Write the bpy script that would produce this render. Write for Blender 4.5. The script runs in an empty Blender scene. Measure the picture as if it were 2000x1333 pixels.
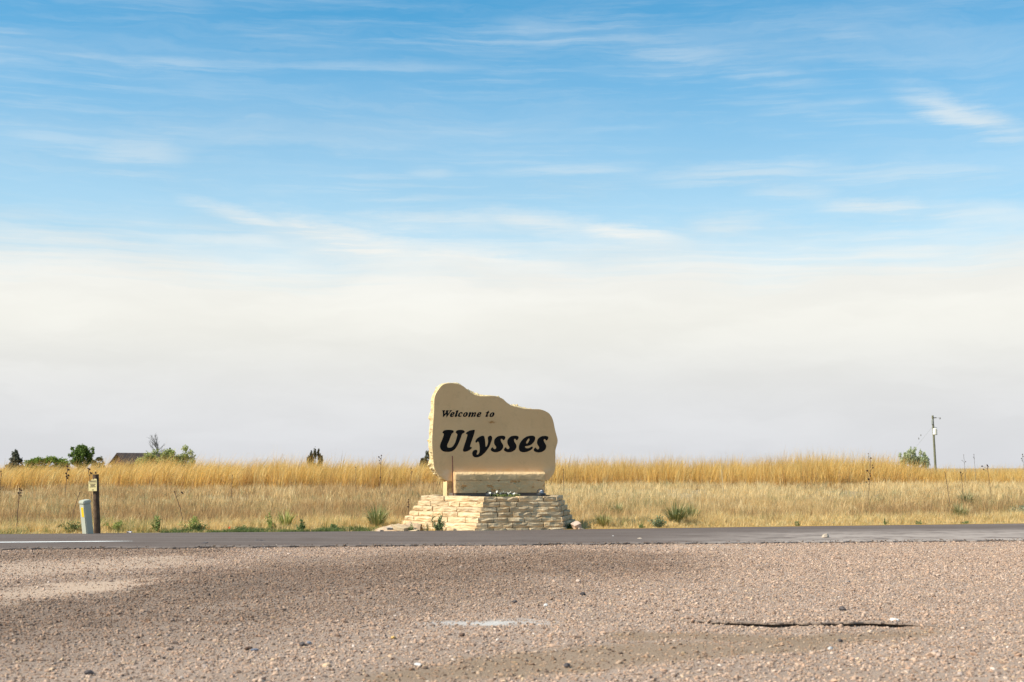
import bpy, bmesh, math, random
import numpy as np
from mathutils import Vector, Matrix, noise as mnoise

random.seed(7)
rng = np.random.default_rng(11)
R = math.radians
scene = bpy.context.scene
COL = scene.collection

# ------------------------------------------------------------------ camera
FPX, CX, CY, HOR, EYE = 2800.0, 1000.0, 666.5, 915.0, 1.76
PITCH = math.atan((HOR - CY) / FPX)
cam_d = bpy.data.cameras.new('camera')
cam = bpy.data.objects.new('camera', cam_d)
COL.objects.link(cam)
cam.location = (0, 0, EYE)
cam.rotation_euler = (R(90) + PITCH, 0, 0)
cam_d.sensor_width = 36
cam_d.lens = 36 * FPX / 2000
cam_d.clip_start = 0.1
cam_d.clip_end = 20000
cam_d.dof.use_dof = True
cam_d.dof.focus_distance = 42
cam_d.dof.aperture_fstop = 2.8
scene.camera = cam

# ------------------------------------------------------------------ light
SUN_AZ_T = 20.5      # degrees the sun stands toward the camera from due left
SUN_EL = 43.0
sd = Vector((-math.cos(R(SUN_AZ_T)) * math.cos(R(SUN_EL)), -math.sin(R(SUN_AZ_T)) * math.cos(R(SUN_EL)), math.sin(R(SUN_EL))))
sun_d = bpy.data.lights.new('sun', 'SUN')
sun_d.energy = 4.6
sun_d.angle = R(0.53)
sun_d.color = (1.0, 0.92, 0.79)
sun = bpy.data.objects.new('sun', sun_d)
COL.objects.link(sun)
sun.rotation_euler = (-sd).to_track_quat('-Z', 'Y').to_euler()
sun.location = (-30, -5, 40)

scene.view_settings.view_transform = 'Standard'
scene.view_settings.look = 'None'
scene.view_settings.exposure = 0.63
scene.view_settings.gamma = 1.0
scene.view_settings.use_curve_mapping = False

SKY_S = 0.1
EXPO = 2 ** scene.view_settings.exposure
world = bpy.data.worlds.new('World')
scene.world = world
world.use_nodes = True


class NT:
    """tiny helper for writing node trees"""
    def __init__(s, tree):
        s.t = tree
    def n(s, typ, **kw):
        nd = s.t.nodes.new(typ)
        for k, v in kw.items():
            setattr(nd, k, v)
        return nd
    def l(s, a, b):
        s.t.links.new(a, b)
    def put(s, sock, v):
        if isinstance(v, bpy.types.NodeSocket):
            s.l(v, sock)
        elif v is not None:
            if hasattr(sock.default_value, '__len__') and not hasattr(v, '__len__'):
                v = [v] * len(sock.default_value)
            if hasattr(sock.default_value, '__len__') and len(sock.default_value) == 4 and len(v) == 3:
                v = (*v, 1)
            sock.default_value = v
    def m(s, op, a, b=None, c=None, clamp=False):
        nd = s.n('ShaderNodeMath', operation=op)
        nd.use_clamp = clamp
        s.put(nd.inputs[0], a)
        if b is not None: s.put(nd.inputs[1], b)
        if c is not None: s.put(nd.inputs[2], c)
        return nd.outputs[0]
    def ss(s, x, e0, e1, o0=0.0, o1=1.0):
        nd = s.n('ShaderNodeMapRange', interpolation_type='SMOOTHSTEP')
        s.put(nd.inputs[0], x); s.put(nd.inputs[1], e0); s.put(nd.inputs[2], e1)
        s.put(nd.inputs[3], o0); s.put(nd.inputs[4], o1)
        return nd.outputs[0]
    def mix(s, f, a, b, blend='MIX'):
        nd = s.n('ShaderNodeMix', data_type='RGBA', blend_type=blend)
        s.put(nd.inputs['Factor'], f)
        s.put([i for i in nd.inputs if i.name == 'A' and i.type == 'RGBA'][0], a)
        s.put([i for i in nd.inputs if i.name == 'B' and i.type == 'RGBA'][0], b)
        return [o for o in nd.outputs if o.type == 'RGBA'][0]
    def noise(s, vec, scale, detail=4, rough=0.55, dist=0.0):
        nd = s.n('ShaderNodeTexNoise')
        if vec is not None: s.l(vec, nd.inputs['Vector'])
        nd.inputs['Scale'].default_value = scale
        nd.inputs['Detail'].default_value = detail
        nd.inputs['Roughness'].default_value = rough
        nd.inputs['Distortion'].default_value = dist
        return nd.outputs['Fac']
    def comb(s, x, y, z):
        nd = s.n('ShaderNodeCombineXYZ')
        s.put(nd.inputs[0], x); s.put(nd.inputs[1], y); s.put(nd.inputs[2], z)
        return nd.outputs[0]


def sky_world():
    t = world.node_tree
    t.nodes.clear()
    g = NT(t)
    out = g.n('ShaderNodeOutputWorld')
    bg = g.n('ShaderNodeBackground')
    bg.inputs['Strength'].default_value = SKY_S
    g.l(bg.outputs[0], out.inputs[0])
    sky = g.n('ShaderNodeTexSky', sky_type='NISHITA')
    sky.sun_disc = False
    sky.sun_elevation = R(SUN_EL)
    sky.sun_rotation = math.atan2(sd.x, sd.y)
    sky.altitude = 900
    sky.air_density = 1.0
    sky.dust_density = 1.0
    sky.ozone_density = 2.0
    tc = g.n('ShaderNodeTexCoord')
    sep = g.n('ShaderNodeSeparateXYZ')
    g.l(tc.outputs['Generated'], sep.inputs[0])
    x, y, z = sep.outputs
    el = g.m('MULTIPLY', g.m('ARCSINE', z), 180 / math.pi)
    az = g.m('MULTIPLY', g.m('ARCTAN2', x, y), 180 / math.pi)
    # clear sky: the physical sky, graded toward the photograph's richer blue
    base = g.mix(1.0, sky.outputs[0], SKY_TINT, 'MULTIPLY')
    K = 1.0 / (SKY_S * EXPO)
    # wisps: stretched noise fields, azimuth long, elevation short
    warp = g.noise(g.comb(g.m('MULTIPLY', az, 0.12), g.m('MULTIPLY', el, 0.35), 0.3), 1.0, 5, 0.6)
    wob = g.m('MULTIPLY', g.m('SUBTRACT', warp, 0.5), 3.0)
    el_w = g.m('ADD', el, wob)
    v1 = g.comb(g.m('MULTIPLY', az, 0.05), g.m('MULTIPLY', el_w, 0.55), 1.7)
    n1 = g.noise(v1, 1.0, 7, 0.62)
    v2 = g.comb(g.m('MULTIPLY', g.m('ADD', az, g.m('MULTIPLY', el, 1.4)), 0.11), g.m('MULTIPLY', el_w, 0.9), 5.2)
    n2 = g.noise(v2, 1.0, 8, 0.66)
    fine = g.noise(g.comb(g.m('MULTIPLY', az, 0.55), g.m('MULTIPLY', el, 2.8), 9.0), 1.0, 8, 0.7)
    fw = g.m('MULTIPLY', g.m('SUBTRACT', fine, 0.5), 1.0)
    veil = g.m('MULTIPLY', g.ss(n1, 0.40, 0.80), 0.22)
    wisp = g.m('MULTIPLY', g.ss(n2, 0.48, 0.85), 0.22)
    cloud = g.m('MAXIMUM', veil, wisp)
    # thin fibres lying almost level
    fv = g.comb(g.m('MULTIPLY', g.m('ADD', az, g.m('MULTIPLY', el, 0.8)), 0.16), g.m('MULTIPLY', g.m('ADD', el, g.m('MULTIPLY', wob, 0.25)), 3.4), 2.2)
    fibre = g.noise(fv, 1.0, 6, 0.62)
    fmask = g.ss(g.noise(g.comb(g.m('MULTIPLY', az, 0.09), g.m('MULTIPLY', el, 0.30), 6.6), 1.0, 4, 0.55), 0.40, 0.66)
    cloud = g.m('ADD', cloud, g.m('MULTIPLY', g.m('MULTIPLY', g.ss(fibre, 0.44, 0.76), fmask), 0.24))
    k = 180 / math.pi
    def streak(px0, py0, px1, py1, wid, amp, rag=1.0):
        """one cirrus streak between two directions, ragged by the fine noise"""
        a0, a1 = [math.atan((p - 1000) / 2800) * k for p in (px0, px1)]
        e0, e1 = [math.atan((915 - p) / 2800) * k for p in (py0, py1)]
        ca, ce = (a0 + a1) / 2, (e0 + e1) / 2
        L = math.hypot(a1 - a0, e1 - e0) / 2
        ux, uy = (a1 - a0) / (2 * L), (e1 - e0) / (2 * L)
        W = wid / 2800 * k
        da = g.m('SUBTRACT', az, ca)
        de = g.m('SUBTRACT', el, ce)
        u = g.m('ADD', g.m('MULTIPLY', da, ux), g.m('MULTIPLY', de, uy))
        v = g.m('ADD', g.m('MULTIPLY', da, -uy), g.m('MULTIPLY', de, ux))
        v = g.m('ADD', v, g.m('MULTIPLY', fw, W * 2.0 * rag))
        v = g.m('ADD', v, g.m('MULTIPLY', g.m('SUBTRACT', fibre, 0.5), W * 2.4))
        v = g.m('ADD', v, g.m('MULTIPLY', wob, W * 0.30))
        mu = g.ss(g.m('ADD', g.m('ABSOLUTE', u), g.m('MULTIPLY', fw, L * .5)), L * 1.25, L * 0.2)
        mv = g.ss(g.m('ABSOLUTE', v), W * 1.8, 0.0)
        r = g.m('MULTIPLY', g.m('MULTIPLY', mu, mv), min(1.0, amp * 1.2))
        return g.m('MULTIPLY', r, g.ss(fibre, 0.30, 0.62, 0.25, 1.0))
    for args in [(340, 398, 640, 466, 15, .62), (460, 428, 900, 514, 30, 1.0), (720, 486, 1120, 526, 20, .9),
                 (300, 476, 600, 472, 8, .6), (620, 430, 1060, 426, 18, .5), (900, 412, 1220, 452, 20, .6), (1080, 436, 1370, 474, 16, .85),
                 (1320, 446, 1540, 430, 20, .42), (1580, 408, 1880, 428, 16, .55), (1740, 418, 2080, 452, 20, .4),
                 (930, 332, 1290, 320, 9, .34), (1250, 345, 1680, 330, 18, .34), (1500, 342, 2050, 362, 20, .28), (1450, 378, 1660, 384, 18, .3),
                 (1740, 178, 2060, 312, 24, .55), (1860, 226, 2010, 286, 12, .4), (1460, 224, 1760, 210, 11, .22), (1100, 40, 1520, 124, 30, .28), (1340, 106, 1640, 170, 22, .24),
                 (-80, 134, 640, 126, 12, .26), (380, 128, 1020, 114, 12, .2), (120, 308, 380, 298, 32, .32), (-60, 286, 260, 300, 28, .24),
                 (780, 330, 900, 332, 11, .22), (1400, 26, 1840, 64, 30, .18), (940, 16, 1220, 52, 20, .2), (80, 22, 460, 6, 26, .18)]:
        cloud = g.m('MAXIMUM', cloud, streak(*args))
    # the pale bank lying along the horizon
    bank_edge = g.m('ADD', el, g.m('ADD', g.m('MULTIPLY', wob, 0.75), g.m('MULTIPLY', g.m('SUBTRACT', fibre, 0.5), 2.6)))
    bank = g.ss(bank_edge, 10.2, 7.0)
    soft = g.m('MULTIPLY', g.ss(el, 19.0, 8.0), 0.44)
    cloud = g.m('ADD', cloud, g.m('MULTIPLY', soft, g.m('SUBTRACT', 1.0, cloud)))
    cloud = g.m('ADD', cloud, g.m('MULTIPLY', bank, g.m('SUBTRACT', 1.0, cloud)), clamp=True)
    ramp = g.n('ShaderNodeValToRGB')
    cr = ramp.color_ramp
    cr.interpolation = 'B_SPLINE'
    stops = [(0.0, (.715, .725, .755)), (.07, (.74, .75, .77)), (.16, (.785, .79, .79)), (.25, (.84, .84, .80)),
             (.34, (.925, .915, .845)), (.44, (.91, .915, .88)), (.55, (.85, .88, .86)), (1.0, (.80, .86, .88))]
    while len(cr.elements) < len(stops): cr.elements.new(0.5)
    for e_, (p, c) in zip(cr.elements, stops):
        e_.position = p; e_.color = (*c, 1)
    g.l(g.m('DIVIDE', el, 18.0, clamp=True), ramp.inputs[0])
    mott = g.noise(g.comb(g.m('MULTIPLY', az, 0.1), g.m('MULTIPLY', el_w, 0.5), 3.1), 1.0, 5, 0.55)
    tone = g.ss(mott, 0.3, 0.7, 0.955, 1.03)
    cc = g.n('ShaderNodeVectorMath', operation='SCALE')
    g.l(ramp.outputs[0], cc.inputs[0])
    g.l(g.m('MULTIPLY', tone, K), cc.inputs['Scale'])
    col = g.mix(cloud, base, cc.outputs[0])
    g.l(col, bg.inputs['Color'])


SKY_TINT = (.37, 1.04, 1.13)
sky_world()
world.cycles.sampling_method = 'MANUAL'
world.cycles.sample_map_resolution = 1024

# ------------------------------------------------------------------ geometry helpers
CP, SP = math.cos(PITCH), math.sin(PITCH)


def ray(px, py):
    u, v = px - CX, CY - py
    return Vector((u, FPX * CP - v * SP, FPX * SP + v * CP))


def gp(px, py, z=0.0):
    """ground point seen at a photograph pixel"""
    d = ray(px, py)
    t = (z - EYE) / d.z
    return Vector((d.x * t, d.y * t, z))


def at(px, py, y):
    """point seen at a photograph pixel, at distance y in front of the camera"""
    d = ray(px, py)
    t = y / d.y
    return Vector((d.x * t, y, EYE + d.z * t))


def sstep(a, b, x):
    t = np.clip((x - a) / (b - a), 0, 1)
    return t * t * (3 - 2 * t)


def put(name, me, mat=None, parent=None, smooth=False):
    o = bpy.data.objects.new(name, me)
    COL.objects.link(o)
    if mat is not None:
        me.materials.clear()
        me.materials.append(mat)
    if smooth:
        for p in me.polygons: p.use_smooth = True
    if parent is not None:
        o.parent = parent
    return o


def tag(o, label=None, cat=None, group=None, kind=None):
    if label: o['label'] = label
    if cat: o['category'] = cat
    if group: o['group'] = group
    if kind: o['kind'] = kind
    return o


def empty(name, loc, label, cat, group=None):
    o = bpy.data.objects.new(name, None)
    o.empty_display_size = 0.2
    COL.objects.link(o)
    o.location = loc
    return tag(o, label, cat, group)


def fast_mesh(name, verts, tris, cols=None):
    """numpy arrays -> mesh (triangles)"""
    me = bpy.data.meshes.new(name)
    nv, nt = len(verts), len(tris)
    me.vertices.add(nv)
    me.vertices.foreach_set('co', np.ascontiguousarray(verts, dtype=np.float32).ravel())
    me.loops.add(nt * 3)
    me.loops.foreach_set('vertex_index', np.ascontiguousarray(tris, dtype=np.int32).ravel())
    me.polygons.add(nt)
    me.polygons.foreach_set('loop_start', np.arange(0, nt * 3, 3, dtype=np.int32))
    me.polygons.foreach_set('loop_total', np.full(nt, 3, dtype=np.int32))
    if cols is not None:
        a = me.attributes.new('col', 'FLOAT_COLOR', 'POINT')
        c4 = np.ones((nv, 4), dtype=np.float32)
        c4[:, :3] = cols
        a.data.foreach_set('color', c4.ravel())
    me.update()
    me.validate()
    return me


def grid_mesh(name, X, Y, Z, attrs=None):
    """X,Y,Z 2-D arrays -> quad grid mesh with float attributes"""
    ny, nx = X.shape
    V = np.stack([X, Y, Z], -1).reshape(-1, 3)
    i = np.arange(ny * nx).reshape(ny, nx)
    q = np.stack([i[:-1, :-1], i[:-1, 1:], i[1:, 1:], i[1:, :-1]], -1).reshape(-1, 4)
    me = bpy.data.meshes.new(name)
    me.vertices.add(len(V)); me.vertices.foreach_set('co', V.astype(np.float32).ravel())
    me.loops.add(len(q) * 4); me.loops.foreach_set('vertex_index', q.astype(np.int32).ravel())
    me.polygons.add(len(q))
    me.polygons.foreach_set('loop_start', np.arange(0, len(q) * 4, 4, dtype=np.int32))
    me.polygons.foreach_set('loop_total', np.full(len(q), 4, dtype=np.int32))
    for k, a in (attrs or {}).items():
        at_ = me.attributes.new(k, 'FLOAT', 'POINT')
        at_.data.foreach_set('value', a.astype(np.float32).ravel())
    me.update()
    me.polygons.foreach_set('use_smooth', np.ones(len(q), dtype=bool))
    return me


def vnoise(x, y, s=1.0, seed=0):
    """vectorised value noise in [0,1]"""
    x = np.asarray(x, float) * s + seed * 17.31
    y = np.asarray(y, float) * s + seed * 9.77
    xi, yi = np.floor(x), np.floor(y)
    fx, fy = x - xi, y - yi
    fx = fx * fx * (3 - 2 * fx); fy = fy * fy * (3 - 2 * fy)
    def h(a, b):
        v = np.sin(a * 127.1 + b * 311.7) * 43758.5453
        return v - np.floor(v)
    return (h(xi, yi) * (1 - fx) + h(xi + 1, yi) * fx) * (1 - fy) + (h(xi, yi + 1) * (1 - fx) + h(xi + 1, yi + 1) * fx) * fy


def fbm(x, y, s=1.0, seed=0, octv=4):
    r = 0; a = 0.5; t = 0
    for k in range(octv):
        r = r + a * vnoise(x, y, s * 2 ** k, seed + k); t += a; a *= 0.5
    return r / t


# ------------------------------------------------------------------ materials
def new_mat(name):
    m = bpy.data.materials.new(name)
    m.use_nodes = True
    g = NT(m.node_tree)
    b = m.node_tree.nodes['Principled BSDF']
    return m, g, b


def mat_noise(name, c0, c1, scale=4.0, rough=0.85, bump=0.0, bscale=40.0, bdist=0.01, spec=0.3, metal=0.0, rand=0.0, fine=None):
    m, g, b = new_mat(name)
    tc = g.n('ShaderNodeTexCoord').outputs['Object']
    n = g.noise(tc, scale, 6, 0.6)
    c = g.mix(g.ss(n, 0.3, 0.7), c0, c1)
    if fine:
        n3 = g.noise(tc, fine[0], 5, 0.7)
        c = g.mix(g.ss(n3, fine[2], fine[3]), c, fine[1])
    if rand:
        oi = g.n('ShaderNodeObjectInfo').outputs['Random']
        c = g.mix(1.0, c, g.comb(*[g.ss(oi, 0, 1, 1 - rand, 1 + rand * k) for k in (1.0, 0.9, 0.7)]), 'MULTIPLY')
    g.l(c, b.inputs['Base Color'])
    b.inputs['Roughness'].default_value = rough
    b.inputs['Specular IOR Level'].default_value = spec
    b.inputs['Metallic'].default_value = metal
    if bump:
        bp = g.n('ShaderNodeBump')
        bp.inputs['Strength'].default_value = bump
        bp.inputs['Distance'].default_value = bdist
        g.l(g.noise(tc, bscale, 6, 0.65), bp.inputs['Height'])
        g.l(bp.outputs[0], b.inputs['Normal'])
    return m


def mat_blade(name, trans=0.35, rough=0.7):
    m, g, b = new_mat(name)
    a = g.n('ShaderNodeAttribute', attribute_name='col')
    g.l(a.outputs['Color'], b.inputs['Base Color'])
    b.inputs['Roughness'].default_value = rough
    b.inputs['Specular IOR Level'].default_value = 0.2
    tr = g.n('ShaderNodeBsdfTranslucent')
    g.l(a.outputs['Color'], tr.inputs['Color'])
    ms = g.n('ShaderNodeMixShader')
    ms.inputs[0].default_value = trans
    g.l(b.outputs[0], ms.inputs[1]); g.l(tr.outputs[0], ms.inputs[2])
    g.l(ms.outputs[0], m.node_tree.nodes['Material Output'].inputs['Surface'])
    return m


M_BLADE = mat_blade('dry_grass_blade', 0.45)
M_LEAF = mat_blade('green_leaf', 0.3)
M_LIME = mat_noise('limestone_block', (.555, .395, .222), (.675, .515, .325), 3.0, 0.9, 0.9, 22, 0.02, rand=.13, fine=(9, (.46, .32, .15), .58, .75))
M_SOIL = mat_noise('planter_soil', (.10, .075, .05), (.16, .12, .08), 6, .95, .8, 30)
M_ROUGH = mat_noise('split_limestone', (.60, .44, .21), (.70, .55, .32), 5.0, 0.9, 1.0, 18, 0.03, fine=(11, (.36, .24, .11), .62, .75))
M_PLIN = mat_noise('plinth_limestone', (.66, .44, .215), (.74, .51, .27), 2.5, 0.9, 0.7, 40, 0.01, fine=(14, (.30, .21, .14), .66, .76))
M_FOOT = mat_noise('dark_footing', (.12, .095, .075), (.17, .135, .10), 4, .9, .6, 30)  # darker tone for the recessed base below the plinth slabs
M_BLACK = mat_noise('black_letter_paint', (.010, .009, .009), (.016, .014, .013), 20, .8, spec=.08)
M_RUST = mat_noise('rusty_steel', (.09, .035, .025), (.15, .06, .04), 20, .8, .3, 80)
M_WOOD = mat_noise('dark_creosote_wood', (.065, .036, .022), (.15, .095, .058), 9, .85, .8, 30, 0.01)
M_PED = mat_noise('grey_green_plastic', (.45, .45, .36), (.49, .49, .39), 3, .5, 0.0, fine=(6, (.33, .36, .31), .6, .8))
M_YEL = mat_noise('yellow_sticker', (.85, .55, .02), (.80, .50, .02), 20, .5)
M_SIGNY = mat_noise('faded_yellow_sign', (.62, .50, .22), (.70, .58, .30), 30, .6, fine=(25, (.45, .30, .12), .62, .7))
M_INK = mat_noise('faded_sign_ink', (.12, .09, .05), (.25, .19, .10), 60, .7)
M_BLKMET = mat_noise('black_metal', (.012, .014, .017), (.02, .022, .026), 20, .4, spec=.5)
M_LENS = mat_noise('frosted_lens', (.74, .75, .82), (.80, .81, .86), 10, .25, spec=.8)
M_ROOF = mat_noise('brown_shingles', (.060, .045, .040), (.085, .062, .055), .6, .9)
M_WALL = mat_noise('brown_house_wall', (.07, .035, .022), (.095, .048, .03), 1.0, .9)
M_FASC = mat_noise('dark_fascia', (.035, .022, .018), (.045, .03, .025), 1.0, .8)
M_BARK = mat_noise('bark', (.09, .075, .06), (.15, .125, .10), 3, .9)
M_GREYW = mat_noise('grey_dry_wood', (.13, .125, .12), (.19, .18, .17), 3, .9)
M_UPOLE = mat_noise('weathered_pole', (.13, .13, .08), (.18, .175, .11), 1.5, .9)
M_GALV = mat_noise('grey_transformer', (.22, .23, .21), (.27, .28, .26), 2, .6)
M_WBOX = mat_noise('white_equipment', (.75, .72, .62), (.80, .77, .68), 2, .6)
M_SEED = mat_noise('dead_seed_head', (.045, .022, .015), (.075, .042, .028), 30, .9)
M_STEM = mat_noise('dead_stem', (.12, .07, .045), (.18, .11, .07), 20, .9)
M_PALE = mat_noise('bleached_stem', (.55, .42, .26), (.62, .50, .32), 20, .9)
M_FLOWER = mat_noise('white_petal', (.80, .78, .70), (.84, .82, .74), 20, .6)
M_ALU = mat_noise('bare_aluminium', (.42, .43, .52), (.30, .30, .40), 30, .55, metal=.6)
M_ORANGE = mat_noise('orange_plastic', (.85, .12, .02), (.75, .10, .02), 20, .5)


def mat_rock(name, c0, c1):
    return mat_noise(name, c0, c1, 25, .85, .8, 60, .004)


M_RDARK = mat_rock('dark_rock', (.06, .05, .05), (.12, .10, .095))
M_RTAN = mat_rock('tan_rock', (.40, .31, .23), (.52, .42, .32))
M_RBROWN = mat_rock('brown_rock', (.10, .055, .035), (.16, .09, .055))
M_RWHITE = mat_rock('white_rock', (.54, .51, .48), (.66, .62, .58))
M_RBLUE = mat_rock('blue_grey_rock', (.13, .14, .18), (.22, .23, .27))
M_RORANGE = mat_rock('orange_rock', (.60, .36, .10), (.70, .45, .16))
M_RPINK = mat_rock('pinkish_rock', (.40, .29, .22), (.52, .40, .32))

# smooth stone face with a rust mark and water stains
def face_mat():
    m, g, b = new_mat('dressed_limestone')
    tc = g.n('ShaderNodeTexCoord').outputs['Object']
    c = g.mix(g.ss(g.noise(tc, .9, 6, .6), .3, .7), (.73, .455, .215), (.78, .50, .245))
    c = g.mix(g.m('MULTIPLY', g.ss(g.noise(tc, 3.5, 8, .75), .48, .72), .55), c, (.58, .36, .17))
    sep = g.n('ShaderNodeSeparateXYZ'); g.l(tc, sep.inputs[0])
    # pale efflorescence low on the face
    low = g.m('MULTIPLY', g.ss(sep.outputs[2], .42, .20), g.ss(g.noise(tc, 2.6, 5, .6), .42, .60))
    c = g.mix(g.m('MULTIPLY', low, .45), c, (.80, .62, .42))
    # rust mark under the small lettering
    dx = g.m('SUBTRACT', sep.outputs[0], FACE_RUST[0]); dz = g.m('SUBTRACT', sep.outputs[2], FACE_RUST[1])
    w = g.m('MULTIPLY', g.m('SUBTRACT', g.noise(tc, 14, 4, .6), .5), .10)
    dd = g.m('ADD', g.m('SQRT', g.m('ADD', g.m('MULTIPLY', g.m('MULTIPLY', dx, dx), .16), g.m('MULTIPLY', dz, dz))), w)
    c = g.mix(g.m('MULTIPLY', g.ss(dd, .055, .005), .9), c, (.42, .17, .03))
    sp = g.ss(g.noise(tc, 22, 3, .5), .74, .80)
    c = g.mix(g.m('MULTIPLY', sp, .5), c, (.20, .13, .08))
    g.l(c, b.inputs['Base Color'])
    b.inputs['Roughness'].default_value = .8
    bp = g.n('ShaderNodeBump'); bp.inputs['Strength'].default_value = .25; bp.inputs['Distance'].default_value = .01
    g.l(g.noise(tc, 25, 5, .6), bp.inputs['Height']); g.l(bp.outputs[0], b.inputs['Normal'])
    return m


# ------------------------------------------------------------------ road lines and terrain
E_L, E_R = gp(0, 1047), gp(2000, 1025)         # far edge of the asphalt
N_L, N_R = gp(0, 1075), gp(2000, 1058)         # near edge


def line_y(a, b, x, clampx=22):
    k = (b.y - a.y) / (b.x - a.x)
    xc = np.clip(x, -clampx, clampx)
    return a.y + (xc - a.x) * k + (np.asarray(x) - xc) * 0.2


EDGE = [gp(0, 1047), gp(350, 1044), gp(700, 1041.4), gp(928, 1039.6), gp(1100, 1037.2), gp(1400, 1033), gp(1660, 1029.5), gp(2000, 1025)]
EX = np.array([EDGE[0].x - 100] + [p.x for p in EDGE] + [EDGE[-1].x + 100])
EY = np.array([EDGE[0].y - 19] + [p.y for p in EDGE] + [EDGE[-1].y + 22])
# the far edge bends gently past the monument; beyond the known stretch it runs on straight


def far_edge(x):
    x = np.asarray(x, float)
    r = sum(np.interp(x + d, EX, EY) for d in (-1.6, -.8, 0, .8, 1.6)) / 5
    return r + np.where(x > EX[-1], (x - EX[-1]) * .2, 0) + np.where(x < EX[0], (x - EX[0]) * .2, 0)
def near_edge(x): return line_y(N_L, N_R, x)


def ground_z(x, y):
    x = np.asarray(x, float); y = np.asarray(y, float)
    s = y - far_edge(x)
    z = np.where(s < -0.15, -0.22, -0.02)
    z = z + 0.05 * sstep(0.0, 1.2, s)
    z = z + 0.66 * sstep(3, 36, s)
    z = z + np.where(s > 0.3, (fbm(x, y, .35, 3) - .5) * 0.16 * sstep(.3, 3, s), 0)
    z = z + 2.0 * sstep(300, 3000, s) * (fbm(x, y, .002, 8) - .5)
    return z


xs = np.concatenate([-np.geomspace(4500, 62, 26), np.arange(-60, 60.1, 0.75), np.geomspace(62, 4500, 26)])
ss_ = np.concatenate([-np.geomspace(600, 8, 10), [-6, -4, -2, -1, -.4, -.12, -.06, 0, .15, .3, .5, .8, 1.2, 1.6, 2, 2.6, 3.2], np.arange(4, 70, 1.0), np.geomspace(72, 7000, 40)])
Xg, Sg = np.meshgrid(xs, ss_)
Yg = far_edge(Xg) + Sg
Zg = ground_z(Xg, Yg)
Zg = np.where(Sg < -0.1, -0.22, Zg)
M_GROUND = mat_noise('straw_covered_ground', (.38, .27, .125), (.30, .215, .11), .35, .95, .8, 6, .05, fine=(3, (.24, .17, .10), .55, .8))
ground = put('ground', grid_mesh('ground', Xg, Yg, Zg), M_GROUND)
tag(ground, 'dry straw coloured prairie rising gently behind the road', 'ground', kind='structure')


# ------------------------------------------------------------------ road
def road_mat():
    m, g, b = new_mat('asphalt')
    tc = g.n('ShaderNodeTexCoord').outputs['Object']
    a = g.n('ShaderNodeAttribute', attribute_name='dust')
    c = g.mix(g.ss(g.noise(tc, .8, 6, .65), .3, .7), (.116, .088, .074), (.138, .108, .092))
    n2 = g.noise(tc, 60, 3, .7)
    c = g.mix(g.ss(n2, .55, .78), c, (.24, .20, .18))
    c = g.mix(g.ss(n2, .42, .25), c, (.06, .052, .05))
    st = g.n('ShaderNodeMapping'); st.inputs['Scale'].default_value = (.06, 1.6, 1); st.inputs['Rotation'].default_value = (0, 0, R(-12))
    g.l(tc, st.inputs[0])
    sn = g.noise(st.outputs[0], 1.5, 4, .6)
    c = g.mix(g.m('MULTIPLY', g.ss(sn, .42, .75), .60), c, (.19, .158, .142))
    c = g.mix(g.m('MULTIPLY', g.ss(sn, .45, .22), .5), c, (.080, .064, .056))
    d = g.m('MULTIPLY', a.outputs['Fac'], g.ss(g.noise(tc, 1.2, 5, .65), .25, .6))
    c = g.mix(d, c, (.36, .30, .26))
    g.l(c, b.inputs['Base Color'])
    b.inputs['Roughness'].default_value = .95
    b.inputs['Specular IOR Level'].default_value = .08
    bp = g.n('ShaderNodeBump'); bp.inputs['Strength'].default_value = .6; bp.inputs['Distance'].default_value = .006
    g.l(g.noise(tc, 70, 3, .7), bp.inputs['Height']); g.l(bp.outputs[0], b.inputs['Normal'])
    return m


ROAD_T = 0.045
rx = np.concatenate([-np.geomspace(220, 24, 20), np.arange(-23, 23.01, 0.06), np.geomspace(24, 220, 20)])
ne = near_edge(rx) + (fbm(rx, rx * 0, 1.3, 5) - .5) * 0.5 + (fbm(rx, rx * 0, 7, 9) - .5) * 0.30
fe = far_edge(rx) + (fbm(rx, rx * 0, 1.0, 15) - .5) * 0.12
tt = np.array([0, 0, .012, .05, .12, .2, .3, .4, .5, .6, .7, .8, .9, 1.0, 1.0])
Yr = ne[None, :] * (1 - tt[:, None]) + fe[None, :] * tt[:, None]
Xr = np.repeat(rx[None, :], len(tt), 0)
Zr = np.full_like(Xr, ROAD_T) + 0.05 * np.sin(np.pi * tt)[:, None]
Zr[0, :] = -0.1; Zr[-1, :] = -0.15
Zr[1, :] = ROAD_T - .012 + (fbm(rx, rx * 0, 9, 4) - .5) * 0.02
px_of = CX + FPX * Xr / Yr
dust = sstep(1150, 1700, px_of) * sstep(.62, .25, tt[:, None]) * .9 + sstep(.03, 0, tt[:, None]) * .25 + sstep(1700, 2000, px_of) * sstep(.8, .95, tt[:, None]) * .3
road = put('road', grid_mesh('road', Xr, Yr, Zr, {'dust': dust}), road_mat())
for p in road.data.polygons: p.use_smooth = False
tag(road, 'dark grey asphalt highway crossing in front of the stone sign', 'road', kind='structure')


def road_z(x, y):
    t = (y - near_edge(x)) / (far_edge(x) - near_edge(x))
    return ROAD_T + 0.05 * math.sin(math.pi * max(0, min(1, t)))


def strip(name, pts, w0, w1, mat, label):
    bm = bmesh.new()
    prev = None
    for i, (x, y, w) in enumerate(pts):
        a = bm.verts.new((x, y - w / 2, road_z(x, y - w / 2) + .006)); b_ = bm.verts.new((x, y + w / 2, road_z(x, y + w / 2) + .006))
        if prev: bm.faces.new((prev[0], a, b_, prev[1]))
        prev = (a, b_)
    me = bpy.data.meshes.new(name); bm.to_mesh(me); bm.free()
    o = put(name, me, mat, road)
    tag(o, label)
    return o


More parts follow.
